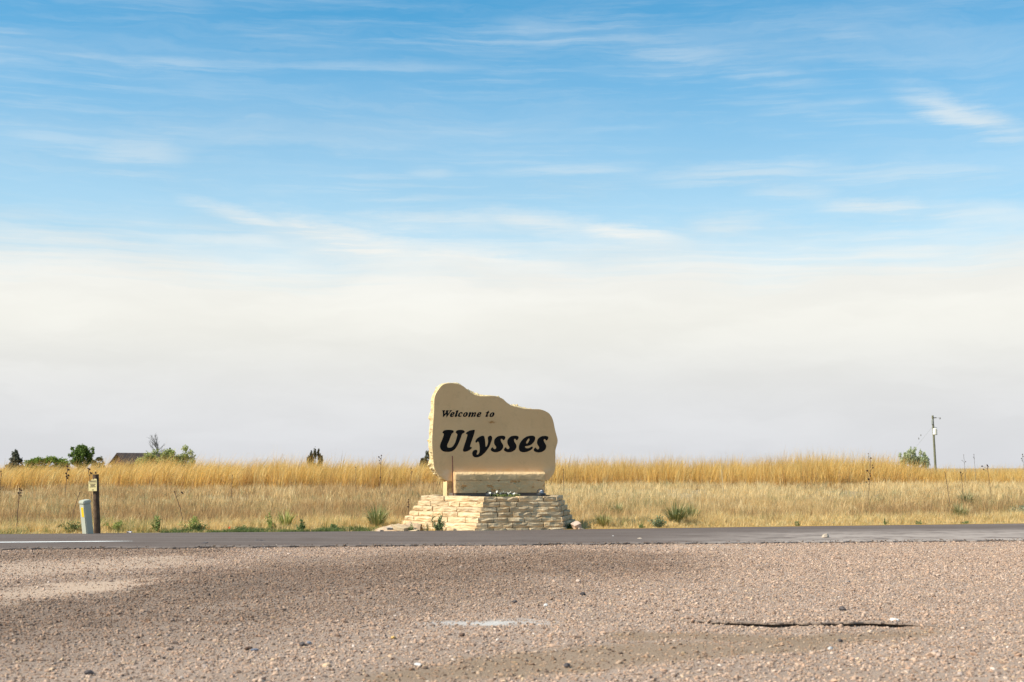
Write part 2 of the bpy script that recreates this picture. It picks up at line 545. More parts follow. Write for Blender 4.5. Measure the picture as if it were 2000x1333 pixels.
M_WLINE = mat_noise('worn_white_paint', (.72, .70, .67), (.62, .59, .56), 3, .7, fine=(18, (.30, .27, .25), .60, .72))
M_YLINE = mat_noise('worn_yellow_paint', (.62, .36, .07), (.55, .31, .07), 3, .7, fine=(18, (.25, .18, .10), .60, .75))
wp = [(x, near_edge(x) + 1.75 + (x + 13) * .01, .30 * min(1, max(.04, (-8.55 - x) / 1.0))) for x in np.arange(-40, -8.5, .25)]
strip('white_line', wp, 0, 0, M_WLINE, 'worn white edge line ending at the left of the road')
yp = [(x, float(far_edge(x)) - .28, .36) for x in np.arange(1.45, 40, .5)]
strip('yellow_line', yp, 0, 0, M_YLINE, 'thin yellow line along the far edge right of the sign')

# ------------------------------------------------------------------ gravel lot
def seg_d(X, Y, pts, ysc=1.0):
    """distance to a polyline of ground points"""
    best = np.full(X.shape, 1e9)
    for (a, b) in zip(pts[:-1], pts[1:]):
        ax, ay, bx, by = a.x, a.y * ysc, b.x, b.y * ysc
        dx, dy = bx - ax, by - ay
        t = np.clip(((X - ax) * dx + (Y * ysc - ay) * dy) / (dx * dx + dy * dy + 1e-9), 0, 1)
        best = np.minimum(best, np.hypot(X - ax - t * dx, Y * ysc - ay - t * dy))
    return best


LIP = [gp(1300, 1212), gp(1345, 1215), gp(1420, 1217), gp(1500, 1220), gp(1600, 1220), gp(1700, 1218), gp(1760, 1221), gp(1820, 1224)]
LIPX = np.array([p.x for p in LIP]); LIPY = np.array([p.y for p in LIP])


def lip_y(x):
    return np.interp(x, LIPX, LIPY) + (vnoise(x, x * 0, 6, 3) - .5) * .10 + (vnoise(x, x * 0, 19, 5) - .5) * .05


def patches(X, Y):
    wx = X + (fbm(X, Y, .9, 21) - .5) * 1.6
    wy = Y + (fbm(X, Y, .9, 31) - .5) * 1.6
    n = fbm(X, Y, 2.3, 41)
    sand = sstep(1.6, .4, seg_d(wx, wy, [gp(-200, 1180), gp(0, 1166), gp(110, 1157), gp(185, 1146)], .42) * 1.5)
    sand = np.maximum(sand, .75 * sstep(1.8, .4, seg_d(wx, wy, [gp(-200, 1120), gp(60, 1112), gp(200, 1104), gp(270, 1098)], .5)))
    sand = np.maximum(sand, .55 * sstep(.35, .0, seg_d(wx, wy, [gp(1300, 1071), gp(2100, 1068)], .25)))
    brown = sstep(.85, .25, seg_d(wx, wy, [gp(860, 1325), gp(1040, 1302), gp(1230, 1282), gp(1420, 1262), gp(1620, 1246), gp(1760, 1236)], 1.0))
    brown = np.maximum(brown, sstep(.55, .15, seg_d(wx, wy, [gp(1180, 1247), gp(1360, 1240), gp(1560, 1238), gp(1720, 1232)], 1.0)))
    dark = 1.0 * sstep(3.8, .5, seg_d(wx, wy, [gp(-100, 1215), gp(200, 1178), gp(420, 1150), gp(640, 1128), gp(900, 1108), gp(1150, 1098)], .55))
    dark = np.maximum(dark, .72 * sstep(3.2, .4, seg_d(wx, wy, [gp(150, 1215), gp(450, 1190), gp(700, 1165), gp(900, 1140)], .6)))
    dark = np.maximum(dark, .6 * sstep(.6, .1, seg_d(wx, wy, [gp(560, 1222), gp(700, 1210), gp(860, 1190)], .8)))
    dark = np.maximum(dark, .7 * sstep(1.2, .2, seg_d(wx, wy, [gp(-150, 1092), gp(0, 1087), gp(150, 1083), gp(400, 1080)], .35)))
    dark = np.clip(dark * (.55 + .9 * n) * (1 - sand), 0, 1)
    pale = sstep(.50, .10, seg_d(X + (n - .5) * .5, Y + (n - .5) * .5, [gp(880, 1221), gp(960, 1219), gp(1030, 1216)], 1.0)) * (.15 + 1.15 * fbm(X, Y, 4, 3))
    return np.clip(sand, 0, 1), np.clip(brown * (.6 + .7 * n), 0, 1), dark, np.clip(pale, 0, 1)


def lot_relief(X, Y):
    z = (fbm(X, Y, .55, 51) - .5) * .06 + (fbm(X, Y, 2.5, 61) - .5) * .022
    # broken pavement lip: ground drops on the camera's side and rises again
    ly = lip_y(X)
    inx = sstep(LIPX[0] - .2, LIPX[0] + .9, X) * sstep(LIPX[-1] + .1, LIPX[-1] - .4, X)
    lyd = ly + .10
    dep = np.where(Y < lyd, .060 * sstep(2.0, .15, lyd - Y), 0.0) * inx * (.20 + .50 * vnoise(X, X * 0, 2.3, 13) + .22 * vnoise(X, X * 0, 9, 17) + .25 * sstep(LIPX[1] + .7, LIPX[1], X) * sstep(LIPX[0] + .3, LIPX[1], X))
    z = z - dep
    # low bank at the left between the sand pan and the road
    z = z + .05 * sstep(1.2, .2, seg_d(X, Y, [gp(-100, 1192), gp(120, 1178), gp(300, 1158), gp(420, 1135)], .5))
    z = z - .02 * sstep(.9, .2, seg_d(X, Y, [gp(860, 1325), gp(1230, 1282), gp(1620, 1246)], 1.0))
    # asphalt crumb shoulder
    s = near_edge(X) - Y
    z = z * sstep(.0, 1.2, s) + .004
    return z


lx = np.arange(-19, 21.01, .09)
ly_rows = np.concatenate([[2, 3, 4, 5, 6, 7, 8, 9], np.arange(9.5, 15.55, .09), np.arange(15.6, 16.95, .02), np.arange(17, 30.9, .11)])
tz = np.linspace(0, 1, 60)[1:]
Xl, Yl0 = np.meshgrid(lx, ly_rows)
Yl1 = ly_rows[-1] + (near_edge(lx)[None, :] + .55 - ly_rows[-1]) * tz[:, None]
Xl = np.vstack([Xl, np.repeat(lx[None, :], len(tz), 0)]); Yl = np.vstack([Yl0, Yl1])
sandA, brownA, darkA, paleA = patches(Xl, Yl)
Zl = lot_relief(Xl, Yl)


def lip_in(x):
    return sstep(LIPX[0] - .2, LIPX[0] + .5, x) * sstep(LIPX[-1] + .1, LIPX[-1] - .5, x)


def crust_lift(x, y):
    d = y - lip_y(x)
    return np.where((d > 0) & (d < .55), .014 * sstep(.55, .3, d), 0) * lip_in(x)


def lot_mat():
    m, g, b = new_mat('gravelly_dirt')
    tc = g.n('ShaderNodeTexCoord').outputs['Object']
    A = lambda n: g.n('ShaderNodeAttribute', attribute_name=n).outputs['Fac']
    n = g.noise(tc, .6, 6, .6)
    c = g.mix(g.ss(n, .3, .7), (.312, .228, .174), (.375, .278, .216))
    f = g.noise(tc, 38, 4, .7)
    c = g.mix(g.ss(f, .52, .75), c, (.50, .40, .32))
    c = g.mix(g.ss(f, .42, .25), c, (.20, .145, .11))
    c = g.mix(g.m('MULTIPLY', A('dark'), .95), c, g.mix(g.ss(f, .35, .7), (.150, .107, .080), (.27, .195, .145)))
    c = g.mix(g.m('MULTIPLY', A('brown'), .85), c, g.mix(g.ss(f, .35, .7), (.225, .152, .096), (.31, .222, .145)))
    c = g.mix(g.m('MULTIPLY', A('sand'), .9), c, g.mix(g.ss(f, .35, .7), (.44, .315, .225), (.52, .385, .28)))
    c = g.mix(A('pale'), c, g.mix(g.ss(f, .35, .7), (.48, .44, .40), (.60, .56, .52)))
    g.l(c, b.inputs['Base Color'])
    b.inputs['Roughness'].default_value = .95
    b.inputs['Specular IOR Level'].default_value = .15
    bp = g.n('ShaderNodeBump'); bp.inputs['Strength'].default_value = .9; bp.inputs['Distance'].default_value = .02
    g.l(g.noise(tc, 30, 5, .7), bp.inputs['Height']); g.l(bp.outputs[0], b.inputs['Normal'])
    return m


lot = put('gravel_lot', grid_mesh('gravel_lot', Xl, Yl, Zl, {'sand': sandA, 'brown': brownA, 'dark': darkA, 'pale': paleA}), lot_mat())
tag(lot, 'pinkish dirt and gravel lot in the foreground', 'ground', kind='structure')


def pavement_edge():
    # thin crust of old paving that overhangs the washed-out hollow
    xs_ = np.arange(LIPX[0] - .1, LIPX[-1] + .05, .025)
    d = np.array([0, 0, .02, .08, .2, .35, .5, .56])
    X = np.repeat(xs_[None, :], len(d), 0)
    Y = lip_y(xs_)[None, :] + d[:, None]
    Z = lot_relief(X, np.maximum(Y, lip_y(X) + .105)) + np.array([.0, .010, .014, .015, .014, .010, .0, -.02])[:, None] * lip_in(X)
    Z[0] -= .006
    # underside
    X = np.vstack([X[:1], X]); Y = np.vstack([Y[:1] + .2, Y]); Z = np.vstack([Z[:1] - .008, Z])
    sa_, br_, dk_, pl_ = patches(X, Y)
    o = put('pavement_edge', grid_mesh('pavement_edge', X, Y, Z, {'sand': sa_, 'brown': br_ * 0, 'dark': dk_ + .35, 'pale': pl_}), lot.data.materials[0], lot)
    tag(o, 'broken edge of old paving casting a dark line')
    for p in o.data.polygons: p.use_smooth = False


pavement_edge()


# loose gravel: one object, stones instanced on its points
def gravel():
    N = 540000
    y = 8.4 + (35.2 - 8.4) * rng.random(N) ** 0.86
    half = .357 * y + 3.2
    x = (rng.random(N) * 2 - 1) * half
    keep = (rng.random(N) < half / (.357 * 35.2 + 3.2) * 1.15)
    # more stones per square metre close to the camera
    s = near_edge(x) - y
    keep &= (s > -.35)
    sa, br, dk, pl = patches(x, y)
    dens = .95 - .88 * sa - .55 * br + .05 * dk - 1.0 * pl
    dens *= .55 + .75 * fbm(x, y, .8, 71)
    keep &= rng.random(N) < dens
    x, y, s, sa, br, dk = [a[keep] for a in (x, y, s, sa, br, dk)]
    n = len(x)
    size = .0086 * np.exp(rng.normal(0, .42, n))
    size *= 1 + .25 * (fbm(x, y, .5, 77) - .5)
    size = np.clip(size, .004, .034)
    size[s < .25] *= 1.25
    dl = y - lip_y(x)
    yq = np.where((dl > 0) & (dl < .11) & (lip_in(x) > .2), lip_y(x) + .112, y)
    z = np.where(s > -.0, lot_relief(x, yq), .02) + size * .25 + crust_lift(x, y)
    z = np.where(s < .02, np.where(rng.random(n) < .12, ROAD_T + .004, .01), z)
    pal = np.array([(.50, .37, .28), (.58, .45, .35), (.42, .31, .23), (.46, .38, .33), (.30, .22, .17), (.66, .56, .47), (.22, .19, .18), (.54, .36, .25), (.62, .50, .34), (.78, .74, .70), (.10, .085, .085), (.36, .34, .34)])
    w = np.array([.20, .16, .16, .10, .12, .07, .05, .05, .04, .006, .045, .05]); w /= w.sum()
    col = pal[rng.choice(len(pal), n, p=w)] * (.82 + .36 * rng.random((n, 1)))
    col = (.75 * col + .25 * np.array([.42, .31, .235])) * np.array([1.0, .90, .84]) * (1 - .46 * dk[:, None] * np.array([.92, 1, 1.06])) * (1 - .22 * br[:, None] * np.array([.9, 1.1, 1.5]))
    lum = col.mean(1, keepdims=True)
    col = (.86 * col + .05 * np.array([.40, .30, .23]) + .09 * lum * np.array([1.08, .99, .91])) * np.array([.92, .90, .875])
    col = np.where((s < .16)[:, None], col * .45, col)
    me = bpy.data.meshes.new('gravel')
    me.vertices.add(n)
    me.vertices.foreach_set('co', np.stack([x, y, z], -1).astype(np.float32).ravel())
    def att(nm, ty, key, arr):
        a = me.attributes.new(nm, ty, 'POINT'); a.data.foreach_set(key, np.ascontiguousarray(arr).ravel())
    att('size', 'FLOAT', 'value', size.astype(np.float32))
    att('rot', 'FLOAT_VECTOR', 'vector', (np.stack([rng.normal(0, .35, n), rng.normal(0, .35, n), rng.random(n) * 6.283], -1)).astype(np.float32))
    att('variant', 'INT', 'value', rng.integers(0, 7, n).astype(np.int32))
    att('tint', 'FLOAT_COLOR', 'color', np.concatenate([col, np.ones((n, 1))], 1).astype(np.float32))
    me.update()
    m, g, b = new_mat('gravel_stone')
    a = g.n('ShaderNodeAttribute', attribute_name='tint'); a.attribute_type = 'INSTANCER'
    g.l(a.outputs['Color'], b.inputs['Base Color'])
    b.inputs['Roughness'].default_value = .9
    b.inputs['Specular IOR Level'].default_value = .2
    o = put('gravel', me, m)
    tag(o, 'loose pinkish gravel scattered over the dirt lot', 'gravel', kind='stuff')
    t = bpy.data.node_groups.new('scatter_stones', 'GeometryNodeTree')
    t.interface.new_socket('Geometry', in_out='INPUT', socket_type='NodeSocketGeometry')
    t.interface.new_socket('Geometry', in_out='OUTPUT', socket_type='NodeSocketGeometry')
    q = NT(t)
    gi, go = q.n('NodeGroupInput'), q.n('NodeGroupOutput')
    gti = q.n('GeometryNodeJoinGeometry')
    rs = random.Random(4)
    for i in range(7):
        ico = q.n('GeometryNodeMeshIcoSphere'); ico.inputs['Subdivisions'].default_value = 2 if i < 2 else 1
        ns = q.n('ShaderNodeTexNoise', noise_dimensions='4D'); ns.inputs['W'].default_value = i * 3.7; ns.inputs['Scale'].default_value = .9
        sub = q.n('ShaderNodeVectorMath', operation='SUBTRACT'); q.l(ns.outputs['Color'], sub.inputs[0]); sub.inputs[1].default_value = (.5, .5, .5)
        sc = q.n('ShaderNodeVectorMath', operation='SCALE'); q.l(sub.outputs[0], sc.inputs[0]); sc.inputs['Scale'].default_value = 1.9
        sp = q.n('GeometryNodeSetPosition'); q.l(ico.outputs[0], sp.inputs['Geometry']); q.l(sc.outputs[0], sp.inputs['Offset'])
        tr = q.n('GeometryNodeTransform'); q.l(sp.outputs[0], tr.inputs[0]); tr.inputs['Scale'].default_value = (1.25, .95 - rs.random() * .2, .62 + rs.random() * .2)
        sm = q.n('GeometryNodeSetMaterial'); q.l(tr.outputs[0], sm.inputs['Geometry']); sm.inputs['Material'].default_value = m
        gg = q.n('GeometryNodeGeometryToInstance'); q.l(sm.outputs[0], gg.inputs[0])
        q.l(gg.outputs[0], gti.inputs[0])
    iop = q.n('GeometryNodeInstanceOnPoints')
    q.l(gi.outputs[0], iop.inputs['Points']); q.l(gti.outputs[0], iop.inputs['Instance'])
    iop.inputs['Pick Instance'].default_value = True
    def na(nm, ty):
        nd = q.n('GeometryNodeInputNamedAttribute'); nd.data_type = ty; nd.inputs[0].default_value = nm
        return nd.outputs[0]
    q.l(na('variant', 'INT'), iop.inputs['Instance Index'])
    e2r = q.n('FunctionNodeEulerToRotation'); q.l(na('rot', 'FLOAT_VECTOR'), e2r.inputs[0]); q.l(e2r.outputs[0], iop.inputs['Rotation'])
    q.l(na('size', 'FLOAT'), iop.inputs['Scale'])
    q.l(iop.outputs[0], go.inputs[0])
    md = o.modifiers.new('scatter', 'NODES'); md.node_group = t
    print('gravel stones', n)


gravel()


# ------------------------------------------------------------------ loose rocks (counted one by one)
def rock_mesh(name, r, sx, sy, sz, seed, sub=2):
    bm = bmesh.new()
    bmesh.ops.create_icosphere(bm, subdivisions=sub, radius=1)
    for v in bm.verts:
        n = mnoise.noise_vector(v.co * 1.1 + Vector((seed * 3.1, seed, 0)))
        v.co += n * .38
        v.co = Vector((v.co.x * r * sx, v.co.y * r * sy, v.co.z * r * sz))
    me = bpy.data.meshes.new(name); bm.to_mesh(me); bm.free()
    return me


def rock(px, py, r, mat, label, sx=1.2, sy=1, sz=.75, z0=None, name='rock'):
    p = gp(px, py)
    z = float(lot_relief(np.array([p.x]), np.array([p.y]))[0]) if z0 is None else z0
    o = put(name, rock_mesh(name, r * 1.25, sx, sy, sz, px * .37), mat)
    o.location = (p.x, p.y, z + r * sz * .55 + (.010 if z0 is None else 0))
    o.rotation_euler = (0, 0, px)
    tag(o, label, 'rock', 'larger stones lying on the gravel lot')
    return o


rock(173, 1324, .026, M_RDARK, 'rounded black stone lying alone near the bottom left corner')
rock(590, 1261, .022, M_RDARK, 'small dark stone on pale gravel, left of the bottom middle')
rock(603, 1259, .018, M_RBLUE, 'blue grey chip touching the small dark stone at lower left')
rock(485, 1268, .032, M_RBROWN, 'flat dark brown stone on the gravel at lower left', 1.6, .8, .4)
rock(497, 1272, .022, M_RBLUE, 'grey purple chip beside the flat dark brown stone', 1.5, .8, .5)
rock(903, 1245, .032, M_RBROWN, 'long dark brown stone in front of the pale patch', 1.7, .7, .42)
rock(768, 1250, .024, M_RORANGE, 'orange tan stone left of the long brown one', 1.4, .8, .5)
rock(1645, 1192, .034, M_RDARK, 'dark grey lump standing alone behind the broken pavement edge', 1.2, 1, .8)
rock(1746, 1215, .033, M_RWHITE, 'white stone on top of the broken pavement edge', 1.3, .8, .55)
rock(1622, 1269, .022, M_RWHITE, 'small white stone below the broken pavement edge', 1.3, .8, .6)
rock(1641, 1250, .020, M_RDARK, 'small black stone in the hollow below the pavement edge')
rock(816, 1303, .026, M_RBLUE, 'pale blue grey stone at the bottom of the lot', 1.3, .8, .5).data.materials[0] = M_RWHITE
rock(1107, 1300, .026, M_RDARK, 'dark stone in the brown track at bottom centre', 1.4, .9, .6)
rock(1066, 1187, .024, M_RWHITE, 'tiny bright white stone in the middle of the lot', 1, 1, .8)
rock(1130, 1138, .032, M_RPINK, 'pink stone among darker gravel behind the middle', 1.1, 1, .8)
rock(1138, 1163, .030, M_RDARK, 'black stone right of the lot centre')
rock(1005, 1178, .028, M_RDARK, 'black stone behind the tiny white one')
rock(1612, 1055.5, .07, M_RTAN, 'lone tan stone lying on the dusty road edge at right', 1.2, 1, .9, ROAD_T)
rock(1198, 1054, .045, M_RWHITE, 'white pebble lying on the asphalt right of the stone wall', 1.3, 1, .6, ROAD_T)
rock(647, 1056, .04, M_RWHITE, 'white pebble lying on the dark asphalt left of the wall', 1.2, 1, .5, ROAD_T)
rock(506, 1063, .07, M_RDARK, 'dark asphalt lump lying by the road edge at left', 1.5, .9, .45, ROAD_T)
rock(400, 1067, .06, M_RDARK, 'flat crumb of asphalt left of the larger road edge lump', 1.6, .9, .4, ROAD_T)
rock(1250, 1058, .05, M_RTAN, 'tan pebble at the road edge near the white pebble', 1.3, 1, .5, ROAD_T)


# ------------------------------------------------------------------ stone planter (hexagonal dry wall)
BOT = [Vector(p) for p in [(-3.32, 41.6), (-1.02, 39.62), (1.47, 40.52), (1.96, 43.10), (-.10, 44.80), (-2.75, 43.9)]]
TOP = [Vector(p) for p in [(-2.51, 41.75), (-.72, 40.17), (1.24, 40.88), (1.42, 42.75), (-.2, 44.2), (-2.25, 43.45)]]
WALL_Z0, WALL_H, NC = -.03, 1.00, 7
planter = empty('stone_planter', (-.5, 42.2, 0), 'stepped hexagonal dry stone wall of tan limestone blocks under the sign', 'stone wall')


def block_mesh(pl, pr, bl, br, z0, z1, seed, nx):
    """one split-faced stone: pl/pr front corners, bl/br back corners (2-D)"""
    rs = random.Random(seed)
    bm = bmesh.new()
    ny = 3
    L = (pr - pl)
    nrm = Vector((L.y, -L.x)).normalized()
    grid = []
    for j in range(ny + 1):
        row = []
        for i in range(nx + 1):
            u, v = i / nx, j / ny
            p = pl.lerp(pr, u)
            edge = (i in (0, nx)) + (j in (0, ny))
            nz = mnoise.noise(Vector((p.x * 5.5 + seed, z0 * 6 + v * 1.2, p.y * 5.5)))
            if edge == 0: out = .010 + .050 * nz + rs.uniform(-.012, .012)
            elif edge == 1: out = -.004 + .024 * nz + rs.uniform(-.008, .008)
            else: out = -.010 + rs.uniform(-.010, .008)
            zz = z0 + (z1 - z0) * v
            if 0 < j < ny: zz += rs.uniform(-.012, .012)
            else: zz += (rs.uniform(-.005, .005) if 0 < i < nx else (.003 if j == 0 else -.003))
            q = p + nrm * out
            if 0 < i < nx: q = q + L.normalized() * rs.uniform(-.015, .015)
            row.append(bm.verts.new((q.x, q.y, zz)))
        grid.append(row)
    for j in range(ny):
        for i in range(nx):
            a, b_, c, d = grid[j][i], grid[j][i + 1], grid[j + 1][i + 1], grid[j + 1][i]
            if rs.random() < .5:
                bm.faces.new((a, b_, c)); bm.faces.new((a, c, d))
            else:
                bm.faces.new((a, b_, d)); bm.faces.new((b_, c, d))
    B = [bm.verts.new((q.x, q.y, z)) for q, z in ((bl, z0), (br, z0), (br, z1), (bl, z1))]
    bot, top = grid[0], grid[ny]
    bm.faces.new(bot[::-1] + [B[0], B[1]])
    bm.faces.new(top + [B[2], B[3]])
    bm.faces.new([grid[j][0] for j in range(ny + 1)][::-1][::-1] + [B[3], B[0]])
    bm.faces.new([grid[j][nx] for j in range(ny, -1, -1)] + [B[1], B[2]])
    bm.faces.new((B[1], B[0], B[3], B[2]))
    bmesh.ops.recalc_face_normals(bm, faces=bm.faces)
    me = bpy.data.meshes.new('stone_block'); bm.to_mesh(me); bm.free()
    return me


def build_wall():
    rs = random.Random(23)
    h = WALL_H / NC
    for c in range(NC):
        f = (c + .10) / (NC + .2)
        ring = [b.lerp(t, f) for b, t in zip(BOT, TOP)]
        cen = sum(ring, Vector((0, 0))) / 6
        inner = [p + (cen - p).normalized() * .30 for p in ring]
        z0 = WALL_Z0 + c * h
        for k in range(6):
            a, b_ = ring[k], ring[(k + 1) % 6]
            ia, ib = inner[k], inner[(k + 1) % 6]
            L = (b_ - a).length
            cuts = [0.0]
            first = rs.uniform(.25, .6)
            pos = first
            while pos < L - .22:
                cuts.append(pos / L); pos += rs.choice([rs.uniform(.34, .5), rs.uniform(.5, .75), rs.uniform(.6, .95)])
            if len(cuts) > 1 and (1 - cuts[-1]) * L < .2: cuts.pop()
            cuts.append(1.0)
            for u0, u1 in zip(cuts[:-1], cuts[1:]):
                gap = .004 + rs.random() ** 2 * .018
                g0 = 0 if u0 == 0 else gap / L
                g1 = 0 if u1 == 1 else gap / L
                off = rs.uniform(-.016, .022)
                nrm = Vector(((b_ - a).y, -(b_ - a).x)).normalized() * off
                pl, pr = a.lerp(b_, u0 + g0) + nrm, a.lerp(b_, u1 - g1) + nrm
                bl, br = ia.lerp(ib, u0 + g0), ia.lerp(ib, u1 - g1)
                ln = (pr - pl).length
                zt = z0 + h - .002 - rs.random() * .006 + (rs.uniform(-.012, .012) if c == NC - 1 else 0)
                me = block_mesh(pl, pr, bl, br, z0 + rs.random() * .003, zt, rs.random() * 100, max(3, min(6, int(ln / .13))))
                o = put('stone_block', me, M_LIME)
                o.parent = planter
                o.matrix_parent_inverse = Matrix.Translation(-planter.location)


build_wall()


def core():
    bm = bmesh.new()
    cenb = sum(BOT, Vector((0, 0))) / 6; cent = sum(TOP, Vector((0, 0))) / 6
    lo = [bm.verts.new((*(p + (cenb - p).normalized() * .30), -.1)) for p in BOT]
    hi = [bm.verts.new((*(p + (cent - p).normalized() * .22), .875)) for p in TOP]
    c = bm.verts.new((cent.x, cent.y, .90))
    for k in range(6):
        bm.faces.new((lo[k], lo[(k + 1) % 6], hi[(k + 1) % 6], hi[k]))
        bm.faces.new((hi[k], hi[(k + 1) % 6], c))
    me = bpy.data.meshes.new('soil_fill'); bm.to_mesh(me); bm.free()
    o = put('soil_fill', me, M_SOIL); o.parent = planter
    o.matrix_parent_inverse = Matrix.Translation(-planter.location)


core()

# ------------------------------------------------------------------ welcome sign
YAW = R(20)
SX = Vector((math.cos(YAW), math.sin(YAW), 0))       # along the face, to the right
SN = Vector((math.sin(YAW), -math.cos(YAW), 0))      # out of the face, to the camera
FACE0 = Vector((-.54, 41.80, 1.42))                  # a point on the dressed face


def on_plane(px, py, depth=0.0):
    """pixel -> (u, z) on the sign plane pushed back by depth"""
    d = ray(px, py)
    o = Vector((0, 0, EYE))
    p0 = FACE0 - SN * depth
    t = (p0 - o).dot(SN) / d.dot(SN)
    p = o + d * t
    r = p - FACE0
    return r.dot(SX), r.z


sign = empty('welcome_sign', FACE0, 'big tan stone slab sign with black lettering reading Welcome to Ulysses', 'sign')
sign.rotation_euler = (0, 0, YAW)
# local axes of the sign: x along the face, -y out to the camera, z up

raw_top = [(105, 926), (112, 780), (122, 640), (132, 500), (135, 400), (137, 335), (155, 265), (190, 205), (232, 150), (280, 116), (345, 102), (420, 104), (500, 122), (560, 152), (610, 195), (660, 236), (720, 272), (800, 291),
           (900, 291), (990, 288), (1060, 301), (1130, 337), (1190, 388), (1250, 426), (1330, 447), (1430, 470), (1560, 478), (1650, 481), (1725, 500), (1790, 540), (1832, 590), (1858, 660), (1878, 760), (1898, 840), (1916, 905)]
raw_bot = [(1918, 20), (1905, 80), (1893, 120), (1880, 190), (1876, 260), (1884, 330), (1886, 400), (1866, 470), (1825, 530), (1780, 575), (1650, 590), (1200, 592), (700, 592), (400, 592),
           (305, 580), (240, 540), (185, 492), (150, 440), (132, 380), (121, 300), (113, 200), (107, 90)]
outline_px = [(830 + x / 7.407, 735 + y / 7.407) for x, y in raw_top] + [(830 + x / 7.407, 860 + y / 7.407) for x, y in raw_bot]


def catmull(pts, n=5, closed=True):
    out = []
    N = len(pts)
    for i in range(N):
        p0, p1, p2, p3 = [Vector(pts[(i + k) % N]) for k in (-1, 0, 1, 2)]
        for j in range(n):
            t = j / n
            out.append(.5 * ((2 * p1) + (p2 - p0) * t + (2 * p0 - 5 * p1 + 4 * p2 - p3) * t * t + (3 * p1 - p0 - 3 * p2 + p3) * t ** 3))
    return out


face_uv = catmull([on_plane(*p) for p in outline_px], 4)
FACE_RUST = on_plane(961, 825)


def slab():
    N = len(face_uv)
    P = np.array([(p[0], p[1]) for p in face_uv])
    # outward normals in the face plane
    nx = np.roll(P, -1, 0) - np.roll(P, 1, 0)
    nrm = np.stack([-nx[:, 1], nx[:, 0]], 1)
    nrm /= np.linalg.norm(nrm, axis=1)[:, None] + 1e-9
    cen = P.mean(0)
    if ((P - cen) * nrm).sum() < 0: nrm = -nrm
    def smooth(A, it):
        for _ in range(it):
            A = (np.roll(A, 1, 0) + A * 2 + np.roll(A, -1, 0)) / 4
        return A
    rough = smooth(P, 420)
    rng2 = np.random.default_rng(3)
    fill = ((rough - P) * nrm).sum(1)              # positive inside the saddles
    fill = np.clip(fill, -.04, .20)
    bm = bmesh.new()
    rings = []
    depths = [0, .012, .05, .11, .18, .25, .32, .40, .44]
    for d in depths:
        if d == 0: A = P.copy()
        elif d < .02: A = P + nrm * .006
        else:
            w = min(1, d / .2) * (1 if d < .38 else .6)
            jit = np.array([mnoise.noise(Vector((p[0] * 3.2, p[1] * 3.2, d * 7))) for p in P]) * .08 + \
                np.array([mnoise.noise(Vector((p[0] * 9, p[1] * 9, d * 16 + 5))) for p in P]) * .045 + rng2.normal(0, .010, N)
            A = P + nrm * (.012 + fill * w * 1.0 + jit * min(1, d / .1))[:, None]
            if d > .42: A = P - nrm * .03
        rings.append([bm.verts.new((A[i, 0], d + (float(rng2.normal(0, .012)) if 0.03 < d < .43 else 0), A[i, 1])) for i in range(N)])
    for r0, r1 in zip(rings[:-1], rings[1:]):
        for i in range(N):
            j = (i + 1) % N
            f = bm.faces.new((r0[i], r0[j], r1[j], r1[i]))
            f.material_index = 1
    f0 = bm.faces.new(rings[0]); f0.material_index = 0
    f1 = bm.faces.new(rings[-1][::-1]); f1.material_index = 1
    bmesh.ops.triangulate(bm, faces=bm.faces)
    bmesh.ops.recalc_face_normals(bm, faces=bm.faces)
    me = bpy.data.meshes.new('stone_slab'); bm.to_mesh(me); bm.free()
    o = put('stone_slab', me, None, sign)
    me.materials.append(face_mat()); me.materials.append(M_ROUGH)
    return o


slab()

# lettering, traced as closed outlines ------------------------------------------------
U_ = [(170,185),(200,130),(270,100),(370,90),(470,95),(545,115),(565,150),(545,195),(500,225),(470,290),(430,400),(385,510),(345,600),(330,660),(345,705),(400,728),(460,722),(530,680),(590,600),(630,510),(660,410),(690,300),(695,250),(670,220),(640,190),(645,150),(690,110),(770,92),(850,92),(920,110),(955,150),(940,190),(900,215),(865,240),(830,330),(790,440),(740,560),(690,660),(630,750),(560,815),(480,855),(380,872),(270,870),(170,840),(105,775),(80,690),(95,590),(135,490),(175,390),(205,300),(215,250),(205,220),(175,205)]
l_ = [(1000,215),(1040,170),(1130,120),(1220,97),(1305,92),(1312,130),(1290,230),(1250,350),(1205,480),(1165,600),(1148,660),(1155,700),(1195,705),(1205,735),(1170,775),(1110,820),(1030,855),(950,868),(905,850),(895,810),(915,730),(950,620),(985,510),(1020,400),(1045,310),(1050,260),(1030,240),(1005,238)]
y_ = [(1340,490),(1370,430),(1430,370),(1510,325),(1600,300),(1640,320),(1665,390),(1680,500),(1690,610),(1698,690),(1730,685),(1765,620),(1785,540),(1785,460),(1775,390),(1800,325),(1860,295),(1910,320),(1930,380),(1915,460),(1880,560),(1840,660),(1780,760),(1700,870),(1610,960),(1510,1030),(1410,1065),(1320,1068),(1260,1030),(1230,970),(1225,910),(1250,850),(1300,810),(1360,800),(1400,825),(1405,870),(1385,920),(1380,960),(1410,972),(1450,945),(1480,880),(1490,790),(1490,700),(1475,600),(1455,530),(1430,510),(1400,520),(1370,550),(1345,535)]
s_ = [(350,790),(370,745),(405,715),(430,715),(445,750),(490,775),(530,760),(545,720),(535,680),(500,630),(475,570),(470,500),(490,430),(540,370),(610,320),(700,300),(790,300),(850,320),(870,360),(855,410),(830,445),(800,460),(775,440),(750,410),(720,415),(705,450),(720,510),(755,570),(785,620),(795,680),(775,750),(720,820),(640,865),(550,885),(460,880),(390,850),(355,815)]
